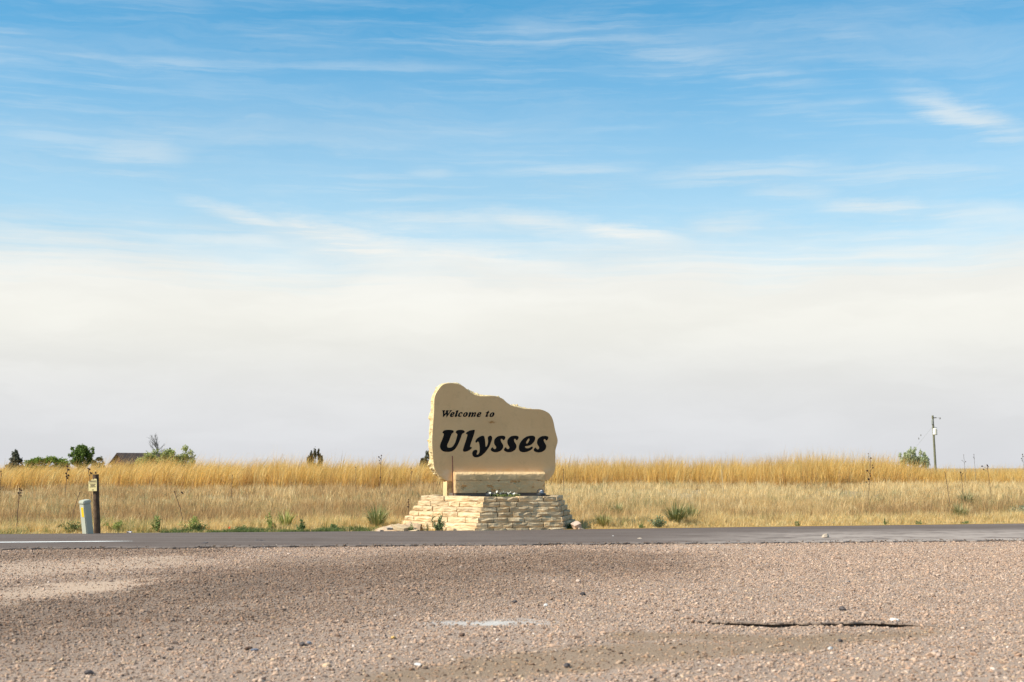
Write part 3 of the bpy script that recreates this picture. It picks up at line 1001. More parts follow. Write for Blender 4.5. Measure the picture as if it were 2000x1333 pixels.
e_ = [(880,700),(895,620),(940,530),(1010,440),(1090,370),(1190,320),(1290,300),(1380,300),(1440,330),(1460,390),(1440,470),(1390,550),(1310,620),(1210,660),(1110,672),(1100,690),(1115,725),(1160,745),(1230,740),(1300,705),(1345,685),(1370,700),(1375,730),(1345,775),(1270,825),(1180,865),(1080,885),(990,880),(920,850),(885,780)]
eh = [(1145,570),(1140,530),(1175,460),(1215,410),(1250,410),(1255,440),(1235,500),(1195,560),(1165,582)]
W_ = [(190,265),(210,235),(280,224),(370,225),(375,280),(340,300),(335,440),(350,455),(410,385),(440,325),(430,280),(440,235),(520,224),(600,225),(605,285),(570,300),(568,425),(585,440),(660,350),(680,310),(665,280),(680,235),(750,224),(820,230),(815,275),(760,300),(640,460),(490,670),(465,655),(455,490),(440,480),(400,525),(265,660),(235,650),(235,480),(220,300)]
c_ = [(1215,560),(1230,490),(1290,410),(1380,350),(1460,345),(1510,375),(1510,430),(1480,470),(1440,470),(1440,420),(1410,400),(1370,430),(1340,500),(1330,570),(1360,590),(1420,570),(1455,575),(1430,615),(1350,650),(1270,650),(1225,620)]
o_ = [(1540,560),(1570,460),(1640,390),(1730,350),(1810,355),(1855,400),(1855,480),(1820,560),(1760,620),(1680,655),(1600,650),(1550,615)]
oh = [(1635,560),(1660,480),(1700,410),(1735,410),(1735,460),(1710,540),(1680,590),(1645,595)]
m_ = [(-20,660),(-15,600),(20,500),(35,430),(25,400),(40,370),(95,352),(150,350),(178,392),(240,355),(310,360),(330,400),(400,355),(480,358),(500,400),(480,470),(440,560),(470,568),(462,600),(400,640),(345,665),(325,645),(345,580),(390,470),(395,430),(370,430),(330,490),(290,600),(265,645),(200,668),(155,650),(170,600),(220,470),(225,430),(200,430),(150,500),(110,600),(85,650),(30,668)]
t_ = [(1125,400),(1130,375),(1200,350),(1260,280),(1330,265),(1325,310),(1310,350),(1350,365),(1330,405),(1285,420),(1260,500),(1240,570),(1290,575),(1280,605),(1210,650),(1140,670),(1105,645),(1115,590),(1160,470),(1170,420)]


def tf(pts, ox, oy, sc, dx=0, dy=0):
    return [(ox + (x + dx) / sc, oy + (y + dy) / sc) for x, y in pts]


def fit(pts, holes, x0, y0, x1, y1):
    xs_ = [p[0] for p in pts]; ys_ = [p[1] for p in pts]
    fx = lambda p: (x0 + (p[0] - min(xs_)) / (max(xs_) - min(xs_)) * (x1 - x0), y0 + (p[1] - min(ys_)) / (max(ys_) - min(ys_)) * (y1 - y0))
    return [fx(p) for p in pts], [[fx(p) for p in h] for h in holes]


A1, A2 = (855, 835, 18.18), (965, 835, 18.18)
B1, B2 = (858, 795, 33.33), (915, 795, 33.33)
letters = [(tf(U_, *A1), []), (tf(l_, *A1), []), (tf(y_, *A1), []), (tf(s_, *A2, dx=-470), []), (tf(s_, *A2), []), (tf(e_, *A2), [tf(eh, *A2)]), (tf(s_, *A2, dx=1056, dy=8), [])]
letters.append((tf(W_, *B1), []))
ex, eh2 = fit(e_, [eh], 858 + 690 / 33.33, 795 + 345 / 33.33, 858 + 1003 / 33.33, 795 + 662 / 33.33); letters.append((ex, eh2))
lx_, _ = fit(l_, [], 858 + 1000 / 33.33, 795 + 225 / 33.33, 858 + 1240 / 33.33, 795 + 662 / 33.33); letters.append((lx_, []))
letters.append((tf(c_, *B1), [])); letters.append((tf(o_, *B1), [tf(oh, *B1)])); letters.append((tf(m_, *B2), []))
ex, eh2 = fit(e_, [eh], 915 + 530 / 33.33, 795 + 348 / 33.33, 915 + 842 / 33.33, 795 + 668 / 33.33); letters.append((ex, eh2))
letters.append((tf(t_, *B2), [])); letters.append((tf(o_, *B2, dx=-170, dy=15), [tf(oh, *B2, dx=-170, dy=15)]))
for outer, holes in letters:
    cu = bpy.data.curves.new('letter', 'CURVE')
    cu.dimensions = '2D'; cu.fill_mode = 'BOTH'; cu.extrude = .003
    for loop in [outer] + holes:
        pts = catmull([on_plane(*p) for p in loop], 4)
        sp = cu.splines.new('POLY'); sp.points.add(len(pts) - 1)
        for q, p in zip(sp.points, pts): q.co = (p[0], p[1], 0, 1)
        sp.use_cyclic_u = True
    tmp = bpy.data.objects.new('letter', cu)
    me = bpy.data.meshes.new_from_object(tmp)
    bpy.data.objects.remove(tmp)
    me.transform(Matrix.Rotation(R(90), 4, 'X'))
    me.name = 'letter'
    o = put('letter', me, M_BLACK, sign)
    o.location = (0, -.0015, 0)


def rough_box(name, x0, x1, y0, y1, z0, z1, mat, seed, nx=40, nz=6, amp=.012, pit=0.0, chamfer=0.0, chip=.012):
    """slab with a rough front (y0 side) and an irregular weathered top edge; sign-local axes"""
    bm = bmesh.new()
    rs = random.Random(seed)
    rows = []
    for j in range(nz + 1):
        row = []
        for i in range(nx + 1):
            x = x0 + (x1 - x0) * i / nx
            z = z0 + (z1 - chamfer - z0) * j / nz
            n = mnoise.noise(Vector((x * 4 + seed, z * 6, 0))) * amp + mnoise.noise(Vector((x * 14 + seed, z * 18, 3))) * amp * .7
            y = y0 - n
            if pit:
                pv = mnoise.noise(Vector((x * 5.5 + seed * 2, z * 8, 7)))+ .5 * mnoise.noise(Vector((x * 14, z * 16, 9)))
                if pv > .36: y += pit * min(1, (pv - .36) * 5)
            if j == nz: z += mnoise.noise(Vector((x * 5, seed, 1))) * chip + rs.uniform(-.3, .3) * chip; y += .004
            if i in (0, nx): y += .008
            row.append(bm.verts.new((x, y, z)))
        rows.append(row)
    if chamfer:
        rows.append([bm.verts.new((x0 + (x1 - x0) * i / nx, y0 + chamfer * 1.1, z1 + rs.uniform(-.003, .003))) for i in range(nx + 1)])
    for r0, r1 in zip(rows[:-1], rows[1:]):
        for i in range(nx): bm.faces.new((r0[i], r0[i + 1], r1[i + 1], r1[i]))
    bt = [bm.verts.new((x0, y1, z0)), bm.verts.new((x1, y1, z0)), bm.verts.new((x1, y1, z1)), bm.verts.new((x0, y1, z1))]
    bm.faces.new(rows[-1] + [bt[2], bt[3]])
    bm.faces.new(rows[0][::-1] + [bt[0], bt[1]])
    bm.faces.new([r[0] for r in rows][::-1] + [bt[0], bt[3]][::-1][::-1])
    bm.faces.new([r[-1] for r in rows] + [bt[2], bt[1]])
    bm.faces.new((bt[1], bt[0], bt[3], bt[2]))
    bmesh.ops.triangulate(bm, faces=bm.faces)
    bmesh.ops.recalc_face_normals(bm, faces=bm.faces)
    me = bpy.data.meshes.new(name); bm.to_mesh(me); bm.free()
    return put(name, me, mat, sign)


# plinth: front slabs (two courses), footing, rear block
ul, zt = on_plane(889.5, 922, -.20); ur, _ = on_plane(1065, 922, -.20)
_, zm = on_plane(976, 938, -.20); _, zb = on_plane(976, 963, -.20); 
rough_box('cap_slab', ul, ur, -.205, -.004, zm + .004, zt, M_PLIN, 3, 60, 5, .008, 0, .07, .02)
rough_box('plinth_slab', ul + .005, ur - .006, -.195, -.004, zb, zm - .003, M_PLIN, 8, 110, 20, .012, .06, 0, .006)
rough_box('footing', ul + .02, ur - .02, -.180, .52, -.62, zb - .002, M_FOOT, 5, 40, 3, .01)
r0, zr = on_plane(873, 938, .46)
rough_box('rear_block', r0, ur - .02, .45, .84, -.62, zr, M_PLIN, 12, 20, 5, .008)
rough_box('core_block', ul + .35, ur - .06, .004, .44, -.60, zm - .06, M_PLIN, 15, 10, 3, .006)


# ------------------------------------------------------------------ generic small builders
def cyl(bm, a, b, r0, r1, n=8, caps=True):
    a, b = Vector(a), Vector(b)
    ax = (b - a).normalized()
    t = ax.orthogonal().normalized(); s = ax.cross(t)
    A = [bm.verts.new(a + (t * math.cos(2 * math.pi * i / n) + s * math.sin(2 * math.pi * i / n)) * r0) for i in range(n)]
    B = [bm.verts.new(b + (t * math.cos(2 * math.pi * i / n) + s * math.sin(2 * math.pi * i / n)) * r1) for i in range(n)]
    for i in range(n):
        j = (i + 1) % n
        bm.faces.new((A[i], A[j], B[j], B[i]))
    if caps:
        bm.faces.new(A[::-1]); bm.faces.new(B)
    return A, B


def lathe(bm, prof, n=16, org=(0, 0, 0), mat=None):
    rings = []
    for r, z in prof:
        rings.append([bm.verts.new((org[0] + r * math.cos(2 * math.pi * i / n), org[1] + r * math.sin(2 * math.pi * i / n), org[2] + z)) for i in range(n)])
    for a, b in zip(rings[:-1], rings[1:]):
        for i in range(n):
            j = (i + 1) % n
            bm.faces.new((a[i], a[j], b[j], b[i]))
    bm.faces.new(rings[0][::-1]); bm.faces.new(rings[-1])


def box(bm, cx, cy, cz, sx, sy, sz):
    r = bmesh.ops.create_cube(bm, size=1)
    for v in r['verts']:
        v.co = Vector((cx + v.co.x * sx, cy + v.co.y * sy, cz + v.co.z * sz))
    return r['verts']


def done(name, bm, mat, parent=None, smooth=False, bevel=0):
    if bevel:
        bmesh.ops.bevel(bm, geom=[e for e in bm.edges if e.calc_face_angle(0) > .6], offset=bevel, segments=2, affect='EDGES')
    bmesh.ops.recalc_face_normals(bm, faces=bm.faces)
    me = bpy.data.meshes.new(name); bm.to_mesh(me); bm.free()
    return put(name, me, mat, parent, smooth)


# rusty rod
bm = bmesh.new()
pa = at(885.5, 972, 41.25); pb = at(883.5, 891, 41.25)
cyl(bm, (pa.x, pa.y, .84), pb, .016, .015, 8)
tag(done('steel_rod', bm, M_RUST), 'thin rusty steel rod standing at the left end of the sign plinth', 'rod')

# garden spotlights
def spotlight(px, label, tilt, dist, lz):
    p = at(px, 971, dist)
    z = .905
    root = empty('spotlight', (p.x, p.y, z), label, 'spotlight', 'spotlights on the planter')
    bm = bmesh.new()
    lathe(bm, [(.11, 0), (.135, .01), (.14, .11), (.132, .145), (.10, .15)], 18)
    done('housing', bm, M_BLKMET, root, False)
    bm = bmesh.new()
    lathe(bm, [(.068, 0)] + [(.070 * math.cos(a), .070 * math.sin(a)) for a in np.linspace(.1, 1.45, 7)], 18)
    l = done('lens', bm, M_LENS, root, True); l.location = (.02, .02, lz); l.rotation_euler = (R(tilt), 0, 0)
    bm = bmesh.new()
    n = 14
    pr = []
    for i in range(n + 1):
        a = math.pi * i / n
        pr.append([bm.verts.new((r * math.cos(a), y, r * math.sin(a))) for r, y in ((.088, .03), (.088, .10), (.102, .10), (.102, .03))])
    for a, b in zip(pr[:-1], pr[1:]):
        for k in range(4):
            bm.faces.new((a[k], a[(k + 1) % 4], b[(k + 1) % 4], b[k]))
    h = done('hood', bm, M_BLKMET, root); h.location = (0, -.02, lz)
    h.rotation_euler = (0, 0, R(160))
    bm = bmesh.new()
    cyl(bm, (0, 0, -.06), (0, 0, .01), .04, .05, 10)
    done('mount', bm, M_BLKMET, root)


spotlight(957, 'black garden spotlight with its glass barely showing, left of the white flowers', 10, 40.95, .115)
spotlight(1057, 'black garden spotlight with a white glass dome, by the right end of the plinth', 35, 41.2, .165)


# ------------------------------------------------------------------ leaves and blades as arrays
def blades(px, py, pz, h, w, lean, az, facing, cols, curve=.5):
    """N bent blades, 5 vertices / 3 triangles each"""
    n = len(px)
    base = np.stack([px, py, pz], 1)
    dirx = np.stack([np.cos(az), np.sin(az), np.zeros(n)], 1)
    wv = np.stack([np.cos(facing), np.sin(facing), np.zeros(n)], 1) * (w / 2)[:, None]
    hh = h[:, None]
    mid = base + dirx * (hh * np.sin(lean * curve)[:, None] * .55) + np.array([0, 0, 1]) * hh * .55
    tip = base + dirx * (hh * np.sin(lean)[:, None]) + np.array([0, 0, 1]) * hh * np.cos(lean)[:, None]
    V = np.stack([base - wv, base + wv, mid - wv * .8, mid + wv * .8, tip], 1).reshape(-1, 3)
    b = np.arange(n)[:, None] * 5
    T = np.stack([b + [0, 1, 3], b + [0, 3, 2], b + [2, 3, 4]], 1).reshape(-1, 3)
    return V, T, np.repeat(cols, 5, 0)


def palette(n, pal, w, jit=.15):
    pal = np.array(pal, float); w = np.array(w, float); w /= w.sum()
    c = pal[rng.choice(len(pal), n, p=w)]
    return c * (1 - jit + 2 * jit * rng.random((n, 1)))


def in_planter(x, y, grow=.12):
    inside = np.ones(len(x), bool)
    for a, b in zip(BOT, BOT[1:] + BOT[:1]):
        ex_, ey_ = b.x - a.x, b.y - a.y
        L = math.hypot(ex_, ey_)
        d = (ex_ * (y - a.y) - ey_ * (x - a.x)) / L
        inside &= d > -grow
    return inside


def scatter(n, s0, s1, margin=5.5, power=1.0):
    n = int(n * 1.14)
    """random points behind the far road edge, s metres past it, inside a widened view"""
    s = s0 + (s1 - s0) * rng.random(n) ** power
    yy = 40 + s
    half = .357 * (yy + 4) + margin
    x = (rng.random(n) * 2 - 1) * half.max()
    keep = np.abs(x) < half
    x, s = x[keep], s[keep]
    y = far_edge(x) + s
    k = ~in_planter(x, y)
    return x[k], y[k], s[k]


STRAW = [(.68, .475, .21), (.75, .55, .28), (.57, .38, .16), (.79, .61, .34), (.46, .30, .13)]
GOLD = [(.70, .44, .12), (.77, .53, .18), (.62, .37, .10), (.80, .62, .28), (.52, .31, .11)]
BROWN = [(.40, .235, .10), (.48, .29, .13), (.32, .185, .085), (.56, .37, .17), (.25, .15, .08)]
PALE = [(.79, .58, .29), (.83, .65, .36), (.70, .50, .23), (.75, .57, .30), (.57, .41, .19)]
YELL = [(.80, .58, .26), (.84, .68, .37), (.72, .50, .20), (.74, .58, .28), (.56, .40, .17)]


def tussocks(x, y, k, rad, H, cols, w0, w1, wind=.12, splay=.55, mix=.35, pal2=None):
    """k[i] blades in each bunch at x,y: shared colour, height and lean -> blade arrays"""
    k = np.maximum(k.astype(int), 1)
    idx = np.repeat(np.arange(len(x)), k); n = len(idx)
    a = rng.random(n) * 6.283; r = np.abs(rng.normal(0, 1, n)) * .55
    bx = x[idx] + np.cos(a) * r * rad[idx]; by = y[idx] + np.sin(a) * r * rad[idx]
    keep = ~in_planter(bx, by, .06) & (by > far_edge(bx) + .03)
    idx, a, r, bx, by = idx[keep], a[keep], r[keep], bx[keep], by[keep]; n = len(idx)
    h = H[idx] * (.50 + .60 * rng.random(n)) * (1 - .25 * np.minimum(r, 1.2))
    tl = rng.normal(0, .16, len(x))[idx]
    lx_ = np.cos(a) * r * splay + wind + tl + rng.normal(0, .14, n)
    ly_ = np.sin(a) * r * splay + rng.normal(0, .14, n)
    lean = np.minimum(np.hypot(lx_, ly_), 1.25)
    c = cols[idx] * (1 - mix) + mix * palette(n, pal2 if pal2 is not None else STRAW, [1] * len(pal2 if pal2 is not None else STRAW), .2)
    c = c * (.85 + .3 * rng.random((n, 1)))
    return blades(bx, by, ground_z(bx, by) - .02, h, w0 + (w1 - w0) * rng.random(n), lean, np.arctan2(ly_, lx_), rng.random(n) * 6.28, c)


def join_blades(name, parts, mat, label):
    V, T, C = [], [], []
    off = 0
    for v, t, c in parts:
        V.append(v); T.append(t + off); C.append(c); off += len(v)
    o = put(name, fast_mesh(name, np.concatenate(V), np.concatenate(T), np.concatenate(C)), mat)
    tag(o, label, 'grass', kind='stuff')
    print(name, 'tris', len(o.data.polygons))
    return o


def grass_field():
    parts = []
    # verge: short bright straw with green bunches mixed in on the left
    x, y, s = scatter(9000, .10, 3.4)
    n = len(x); px = CX + FPX * x / y
    cl = fbm(x, y, .9, 81)
    H = (.10 + .26 * sstep(0, 2.4, s)) * (.55 + .9 * cl) * (.7 + .6 * rng.random(n))
    c = palette(n, YELL, [3, 2, 3, 2, 1.5], .2)
    g_ = rng.random(n) < (.05 + .65 * sstep(900, 60, px) * sstep(.36, .58, fbm(x, y, .6, 91)))
    c[g_] = palette(g_.sum(), [(.20, .22, .06), (.30, .30, .09), (.15, .19, .06), (.38, .35, .12)], [2, 2, 1, 2])
    parts.append(tussocks(x, y, 8 + 10 * rng.random(n), .07 + .12 * rng.random(n), H, c, .006, .016, .10, .7, .25, YELL))
    # taller bunches behind it, browner in drifting patches
    x, y, s = scatter(15000, 1.6, 17, power=.8)
    k = rng.random(len(x)) < .15 + 1.5 * sstep(.30, .70, fbm(x, y, .55, 119))
    x, y, s = x[k], y[k], s[k]
    n = len(x); px = CX + FPX * x / y
    drift = fbm(x, y * .45, .16, 111) + .22 * (fbm(x, y, .7, 117) - .5)
    H = (.30 + .34 * fbm(x, y, .5, 101)) * (.65 + .65 * rng.random(n)) * (.7 + .3 * sstep(1.5, 4, s)) * np.where(rng.random(n) < .06, 1.55, 1.0)
    c = palette(n, STRAW, [3, 2, 3, 1, 2], .2)
    ss2 = s + (fbm(x, y * 0, .22, 113) - .5) * 9
    prob = sstep(.40, .56, drift) * sstep(2.5, 5, ss2) * sstep(17, 9, ss2) * .95
    b_ = rng.random(n) < prob
    c[b_] = palette(b_.sum(), BROWN, [3, 3, 2, 1.5, 1.5], .2)
    g_ = rng.random(n) < .35 * sstep(.5, .68, fbm(x, y, .4, 121))
    c[g_] = palette(g_.sum(), [(.26, .25, .10), (.33, .31, .14)], [1, 1])
    parts.append(tussocks(x, y, 8 + 9 * rng.random(n), .12 + .22 * rng.random(n), H, c, .007, .017, .06, .55, .25, STRAW))
    # pale upper field
    x, y, s = scatter(17000, 10, 39)
    k = rng.random(len(x)) < .15 + 1.4 * sstep(.28, .70, fbm(x, y * .7, .35, 139))
    x, y, s = x[k], y[k], s[k]
    n = len(x)
    H = (.30 + .26 * fbm(x, y, .3, 131)) * (.6 + .7 * rng.random(n)) * np.where(rng.random(n) < .05, 1.6, 1.0)
    c = palette(n, PALE, [3, 3, 3, 2, 1.5], .18)
    drift = fbm(x, y * .35, .12, 141) + .2 * (fbm(x, y, .5, 143) - .5)
    b_ = rng.random(n) < .85 * sstep(.47, .60, drift)
    c[b_] = palette(b_.sum(), BROWN, [2, 3, 1, 3, .5], .2)
    g_ = rng.random(n) < .35 * sstep(.5, .68, fbm(x, y, .25, 151))
    c[g_] = palette(g_.sum(), [(.28, .28, .14), (.34, .33, .18)], [1, 1])
    parts.append(tussocks(x, y, 7 + 7 * rng.random(n), .18 + .30 * rng.random(n), H, c, .011, .026, .08, .6, .25, PALE))
    join_blades('dry_grass', parts, M_BLADE, 'dry straw and brown prairie grass covering the field behind the road')


grass_field()

HX = np.array([-60, -33, -30, -27, -24, -20, -16, -10, -5, 0, 3, 6, 9, 13, 16, 19, 22, 24, 26, 60]) * 1.0
HV = 1.34 * np.array([1.05, 1.12, 1.22, 1.32, 1.46, 1.58, 1.50, 1.38, 1.34, 1.40, 1.45, 1.50, 1.55, 1.62, 1.68, 1.70, 1.58, 1.05, 1.0, 1.0])


def tall_grass():
    x, y, s = scatter(9600, 33.0, 62, margin=8)
    front = 37 + (fbm(x, y * 0, .12, 161) - .5) * 14 + (fbm(x, y * 0, .5, 163) - .5) * 8
    k = (s > front) & (rng.random(len(x)) < .35 + .9 * fbm(x, y, .25, 171))
    x, y, s = x[k], y[k], s[k]; n = len(x)
    xr = x * 82 / y
    H = np.interp(xr, HX, HV) * (.62 + .68 * fbm(x, y, .22, 173)) * (.72 + .42 * rng.random(n))
    c = palette(n, GOLD, [3, 3, 2, 1.3, 1.2], .15)
    wind = .10 + .20 * sstep(12, -24, x)
    parts = []
    for lo, hi, wd in ((-99, -14, .46), (-14, 2, .28), (2, 99, .10)):
        m = (x >= lo) & (x < hi)
        parts.append(tussocks(x[m], y[m], 15 + 14 * rng.random(m.sum()), .25 + .35 * rng.random(m.sum()), H[m], c[m], .010, .026, wd, .28, .25, GOLD))
        # browner leafy skirt
        b_ = rng.random(n) < .8
        q = m & b_
        cb = palette(q.sum(), [(.42, .25, .10), (.50, .31, .12), (.34, .20, .10), (.56, .38, .16)], [2, 2, 1.5, 1])
        parts.append(tussocks(x[q], y[q], 9 + 6 * rng.random(q.sum()), .3 + .3 * rng.random(q.sum()), H[q] * .55, cb, .010, .024, wd * .6, .5, .2, BROWN))
        # thin stray stalks that stand above the rest
        t = m & (rng.random(n) < .30)
        cs = palette(t.sum(), [(.78, .60, .30), (.72, .50, .20), (.80, .66, .42)], [2, 2, 1])
        parts.append(tussocks(x[t], y[t], 2 + 4 * rng.random(t.sum()), .3 + .2 * rng.random(t.sum()), H[t] * (1.08 + .22 * rng.random(t.sum())), cs, .006, .012, wd, .3, .1, GOLD))
    join_blades('tall_grass', parts, M_BLADE, 'tall golden seeding grass along the skyline')


tall_grass()


def green_strip():
    n = 26000
    px = 330 + (735 - 330) * rng.random(n)
    px = np.where(rng.random(n) < .25, 940 + 200 * rng.random(n), px)
    s = .06 + .9 * rng.random(n) ** 1.3
    x = (px - CX) / FPX * 39.3
    y = far_edge(x) + s
    k = ~in_planter(x, y, .0)
    x, y, s = x[k], y[k], s[k]; n = len(x)
    cl = fbm(x, y, 1.4, 181)
    k = rng.random(n) < sstep(.25, .6, cl) * .9
    x, y, s, cl = x[k], y[k], s[k], cl[k]; n = len(x)
    c = palette(n, [(.10, .15, .045), (.15, .20, .06), (.20, .23, .08), (.34, .31, .13)], [3, 3, 2, .7])
    v, t, c = blades(x, y, ground_z(x, y) - .01, (.05 + .12 * rng.random(n)) * (.6 + cl), .007 + .008 * rng.random(n), .3 + .6 * rng.random(n), rng.random(n) * 6.28, rng.random(n) * 6.28, c)
    o = put('green_grass', fast_mesh('green_grass', v, t, c), M_LEAF)
    tag(o, 'short green grass strip on the verge left of the stone wall', 'grass', kind='stuff')


green_strip()


# ------------------------------------------------------------------ single plants
def leaf_cloud(centers, radii, n, size, pal, w, flat=1.0, seed=0):
    """many small leaf quads spread through ellipsoidal clumps -> arrays"""
    r = np.random.default_rng(seed)
    centers = np.array(centers, float); radii = np.array(radii, float)
    vol = np.array([np.prod(q) for q in radii]) ** .6; vol /= vol.sum()
    idx = r.choice(len(centers), n, p=vol)
    d = r.normal(0, 1, (n, 3)); d /= np.linalg.norm(d, axis=1)[:, None]
    rad = r.random(n) ** .50 * np.where(r.random(n) < .14, 1.45, 1.0)
    P = centers[idx] + d * rad[:, None] * radii[idx]
    a = r.normal(0, 1, (n, 3)); a /= np.linalg.norm(a, axis=1)[:, None]
    b = np.cross(a, r.normal(0, 1, (n, 3))); b /= np.linalg.norm(b, axis=1)[:, None]
    sz = size * (.6 + .8 * r.random(n))[:, None]
    V = np.stack([P - a * sz, P + b * sz * .5, P + a * sz, P - b * sz * .5], 1).reshape(-1, 3)
    q = np.arange(n)[:, None] * 4
    T = np.stack([q + [0, 1, 2], q + [0, 2, 3]], 1).reshape(-1, 3)
    pal = np.array(pal, float); w = np.array(w, float); w /= w.sum()
    cl = pal[r.choice(len(pal), len(centers), p=w)]
    C = (.55 * pal[r.choice(len(pal), n, p=w)] + .45 * cl[idx]) * (.8 + .4 * r.random((n, 1)))
    return V, T, np.repeat(C, 4, 0)


def yucca(px, dist_s, n, h, label, pal, spread=1.0, name='yucca'):
    h *= 1.35; n = int(n * 1.3)
    x = (px - CX) / FPX * 41
    for _ in range(3):
        y = float(far_edge(x)) + dist_s; x = (px - CX) / FPX * y
    root = empty(name, (x, y, float(ground_z(x, y))), label, 'plant', 'spiky green clumps in the dry grass')
    az = rng.random(n) * 6.283
    lean = (.15 + 1.0 * rng.random(n)) * spread
    c = palette(n, pal, [3, 2, 2, 1])
    r0 = .10 * rng.random(n)
    v, t, cc = blades(r0 * np.cos(az), r0 * np.sin(az), np.zeros(n), h * (.7 + .5 * rng.random(n)), .018 + .018 * rng.random(n), lean, az, az + 1.57, c, .9)
    o = put('leaves', fast_mesh('leaves', v, t, cc), M_LEAF, root)
    o['kind'] = 'stuff'


YP = [(.17, .20, .06), (.26, .27, .10), (.34, .33, .14), (.55, .48, .25)]
yucca(738, 1.5, 130, .52, 'spiky green yucca clump just left of the stone wall', YP)
yucca(1178, 1.2, 90, .34, 'low yellow green spiky clump right of the stone wall', [(.36, .34, .13), (.44, .40, .18), (.30, .30, .10), (.55, .46, .22)])
yucca(1318, 1.6, 130, .55, 'dark green spiky yucca beside the grey green weed', [(.12, .14, .045), (.19, .20, .07), (.30, .29, .12), (.60, .52, .28)])
yucca(1344, 2.6, 80, .46, 'smaller green yucca behind and right of the dark one', [(.16, .18, .06), (.24, .25, .09), (.34, .33, .14), (.55, .48, .25)])
yucca(1870, 2.6, 110, .48, 'spiky olive yucca clump at the far right of the field', [(.28, .26, .10), (.36, .33, .14), (.44, .38, .19), (.60, .51, .27)])
yucca(1882, 12, 110, .60, 'faint olive yucca in the middle of the field at right', [(.22, .22, .10), (.30, .28, .13), (.36, .33, .17), (.50, .42, .24)])
yucca(1205, 9, 60, .40, 'olive grass clump in the field right of the sign', [(.30, .29, .12), (.38, .34, .16), (.42, .37, .18), (.55, .46, .25)])
yucca(560, 2.0, 70, .45, 'yellow green spiky clump left of the dark leafy weeds', [(.36, .36, .10), (.42, .40, .14), (.28, .30, .09), (.58, .48, .22)])


def weed(px, dist_s, h, wid, n, label, pal, leaf=.028, name='leafy_weed', z=None, dist=None, grp='leafy green weeds on the verge'):
    h *= 1.3; wid *= 1.2; n = int(n * 1.4)
    x = (px - CX) / FPX * 41
    for _ in range(3):
        y = (float(far_edge(x)) + dist_s) if dist is None else dist
        x = (px - CX) / FPX * y
    zz = float(ground_z(x, y)) if z is None else z
    root = empty(name, (x, y, zz), label, 'plant', grp)
    rr = random.Random(int(px))
    cs, rd = [], []
    bm = bmesh.new()
    for i in range(9):
        a = rr.random() * 6.28; q = wid * rr.uniform(.1, .9)
        hh = h * rr.uniform(.35, 1.0) * (1 - .35 * q / wid)
        tip = (q * math.cos(a), q * math.sin(a), hh)
        cyl(bm, (0, 0, 0), tip, .006, .003, 4, False)
        for f in (.45, .75, 1.0):
            cs.append((tip[0] * f, tip[1] * f, tip[2] * f)); rd.append((wid * .28, wid * .28, h * .16))
    done('stem', bm, M_STEM_G, root)
    v, t, c = leaf_cloud(cs, rd, n, leaf, pal, [1] * len(pal), seed=int(px) + 5)
    o = put('leaves', fast_mesh('leaves', v, t, c), M_LEAF, root)
    o['kind'] = 'stuff'


M_STEM_G = mat_noise('green_stem', (.17, .19, .08), (.22, .23, .10), 20, .8)
GG = [(.22, .26, .13), (.30, .34, .20), (.16, .20, .09)]
DG = [(.11, .16, .05), (.16, .21, .07), (.21, .25, .10)]
LG = [(.30, .33, .09), (.38, .38, .12), (.22, .27, .07)]
weed(1284, .6, .36, .30, 380, 'bushy grey green weed beside the dark yucca', GG)
weed(1250, .3, .18, .12, 120, 'small green weed left of the bushy grey green one', DG, .02)
weed(857, .16, .40, .20, 420, 'tall pale green weed growing in front of the lit wall face', [(.20, .25, .11), (.28, .32, .17), (.13, .17, .07)], .030)
weed(803, .16, .26, .12, 180, 'small green weed at the left foot of the wall', DG, .018)
weed(836, .10, .26, .05, 26, 'thin twiggy weed between the two wall foot weeds', [(.16, .15, .08), (.2, .2, .1)], .02)
weed(1117, .35, .20, .22, 240, 'dark green leafy weed at the right foot of the wall', DG, .035)
weed(590, .7, .26, .14, 200, 'dark leafy weed standing alone above the green verge', DG)
weed(652, .8, .20, .20, 240, 'low dark leafy weed nearest to the yucca on the left', DG)
weed(532, 1.1, .42, .15, 240, 'upright light green weed left of the dark leafy weeds', LG)
weed(232, 1.2, .34, .30, 320, 'yellow green bushy weed right of the wooden post', LG)
weed(313, 1.0, .40, .16, 240, 'upright green weed in the dry grass left of centre', [(.16, .22, .06), (.24, .29, .08), (.32, .34, .12)])
weed(380, 1.0, .36, .30, 260, 'light green leafy patch of weed in front of the broken stalks', LG)
weed(148, .8, .26, .28, 260, 'olive weed growing left of the grey pedestal', [(.20, .22, .08), (.28, .28, .11), (.14, .17, .06)])
weed(1988, 5.5, .35, .55, 420, 'grey green sage bush at the right edge of the field', [(.26, .29, .18), (.33, .35, .23), (.20, .23, .14)], .035)
weed(1555, .3, .18, .10, 90, 'small green weed at the road edge right of centre', DG, .02)
weed(1790, .25, .16, .16, 90, 'low green weed at the road edge below the tall pole', DG, .02)
weed(1722, .25, .22, .06, 60, 'thin green weed at the road edge left of the tall pole', DG, .022)
weed(1878, .25, .14, .18, 90, 'flat dark green weed at the road edge far right', DG, .022)
weed(390, 1.0, .22, .25, 200, 'dark low weed where the green verge begins', DG)
weed(480, .5, .16, .30, 260, 'wide low green weed in the green verge', DG)

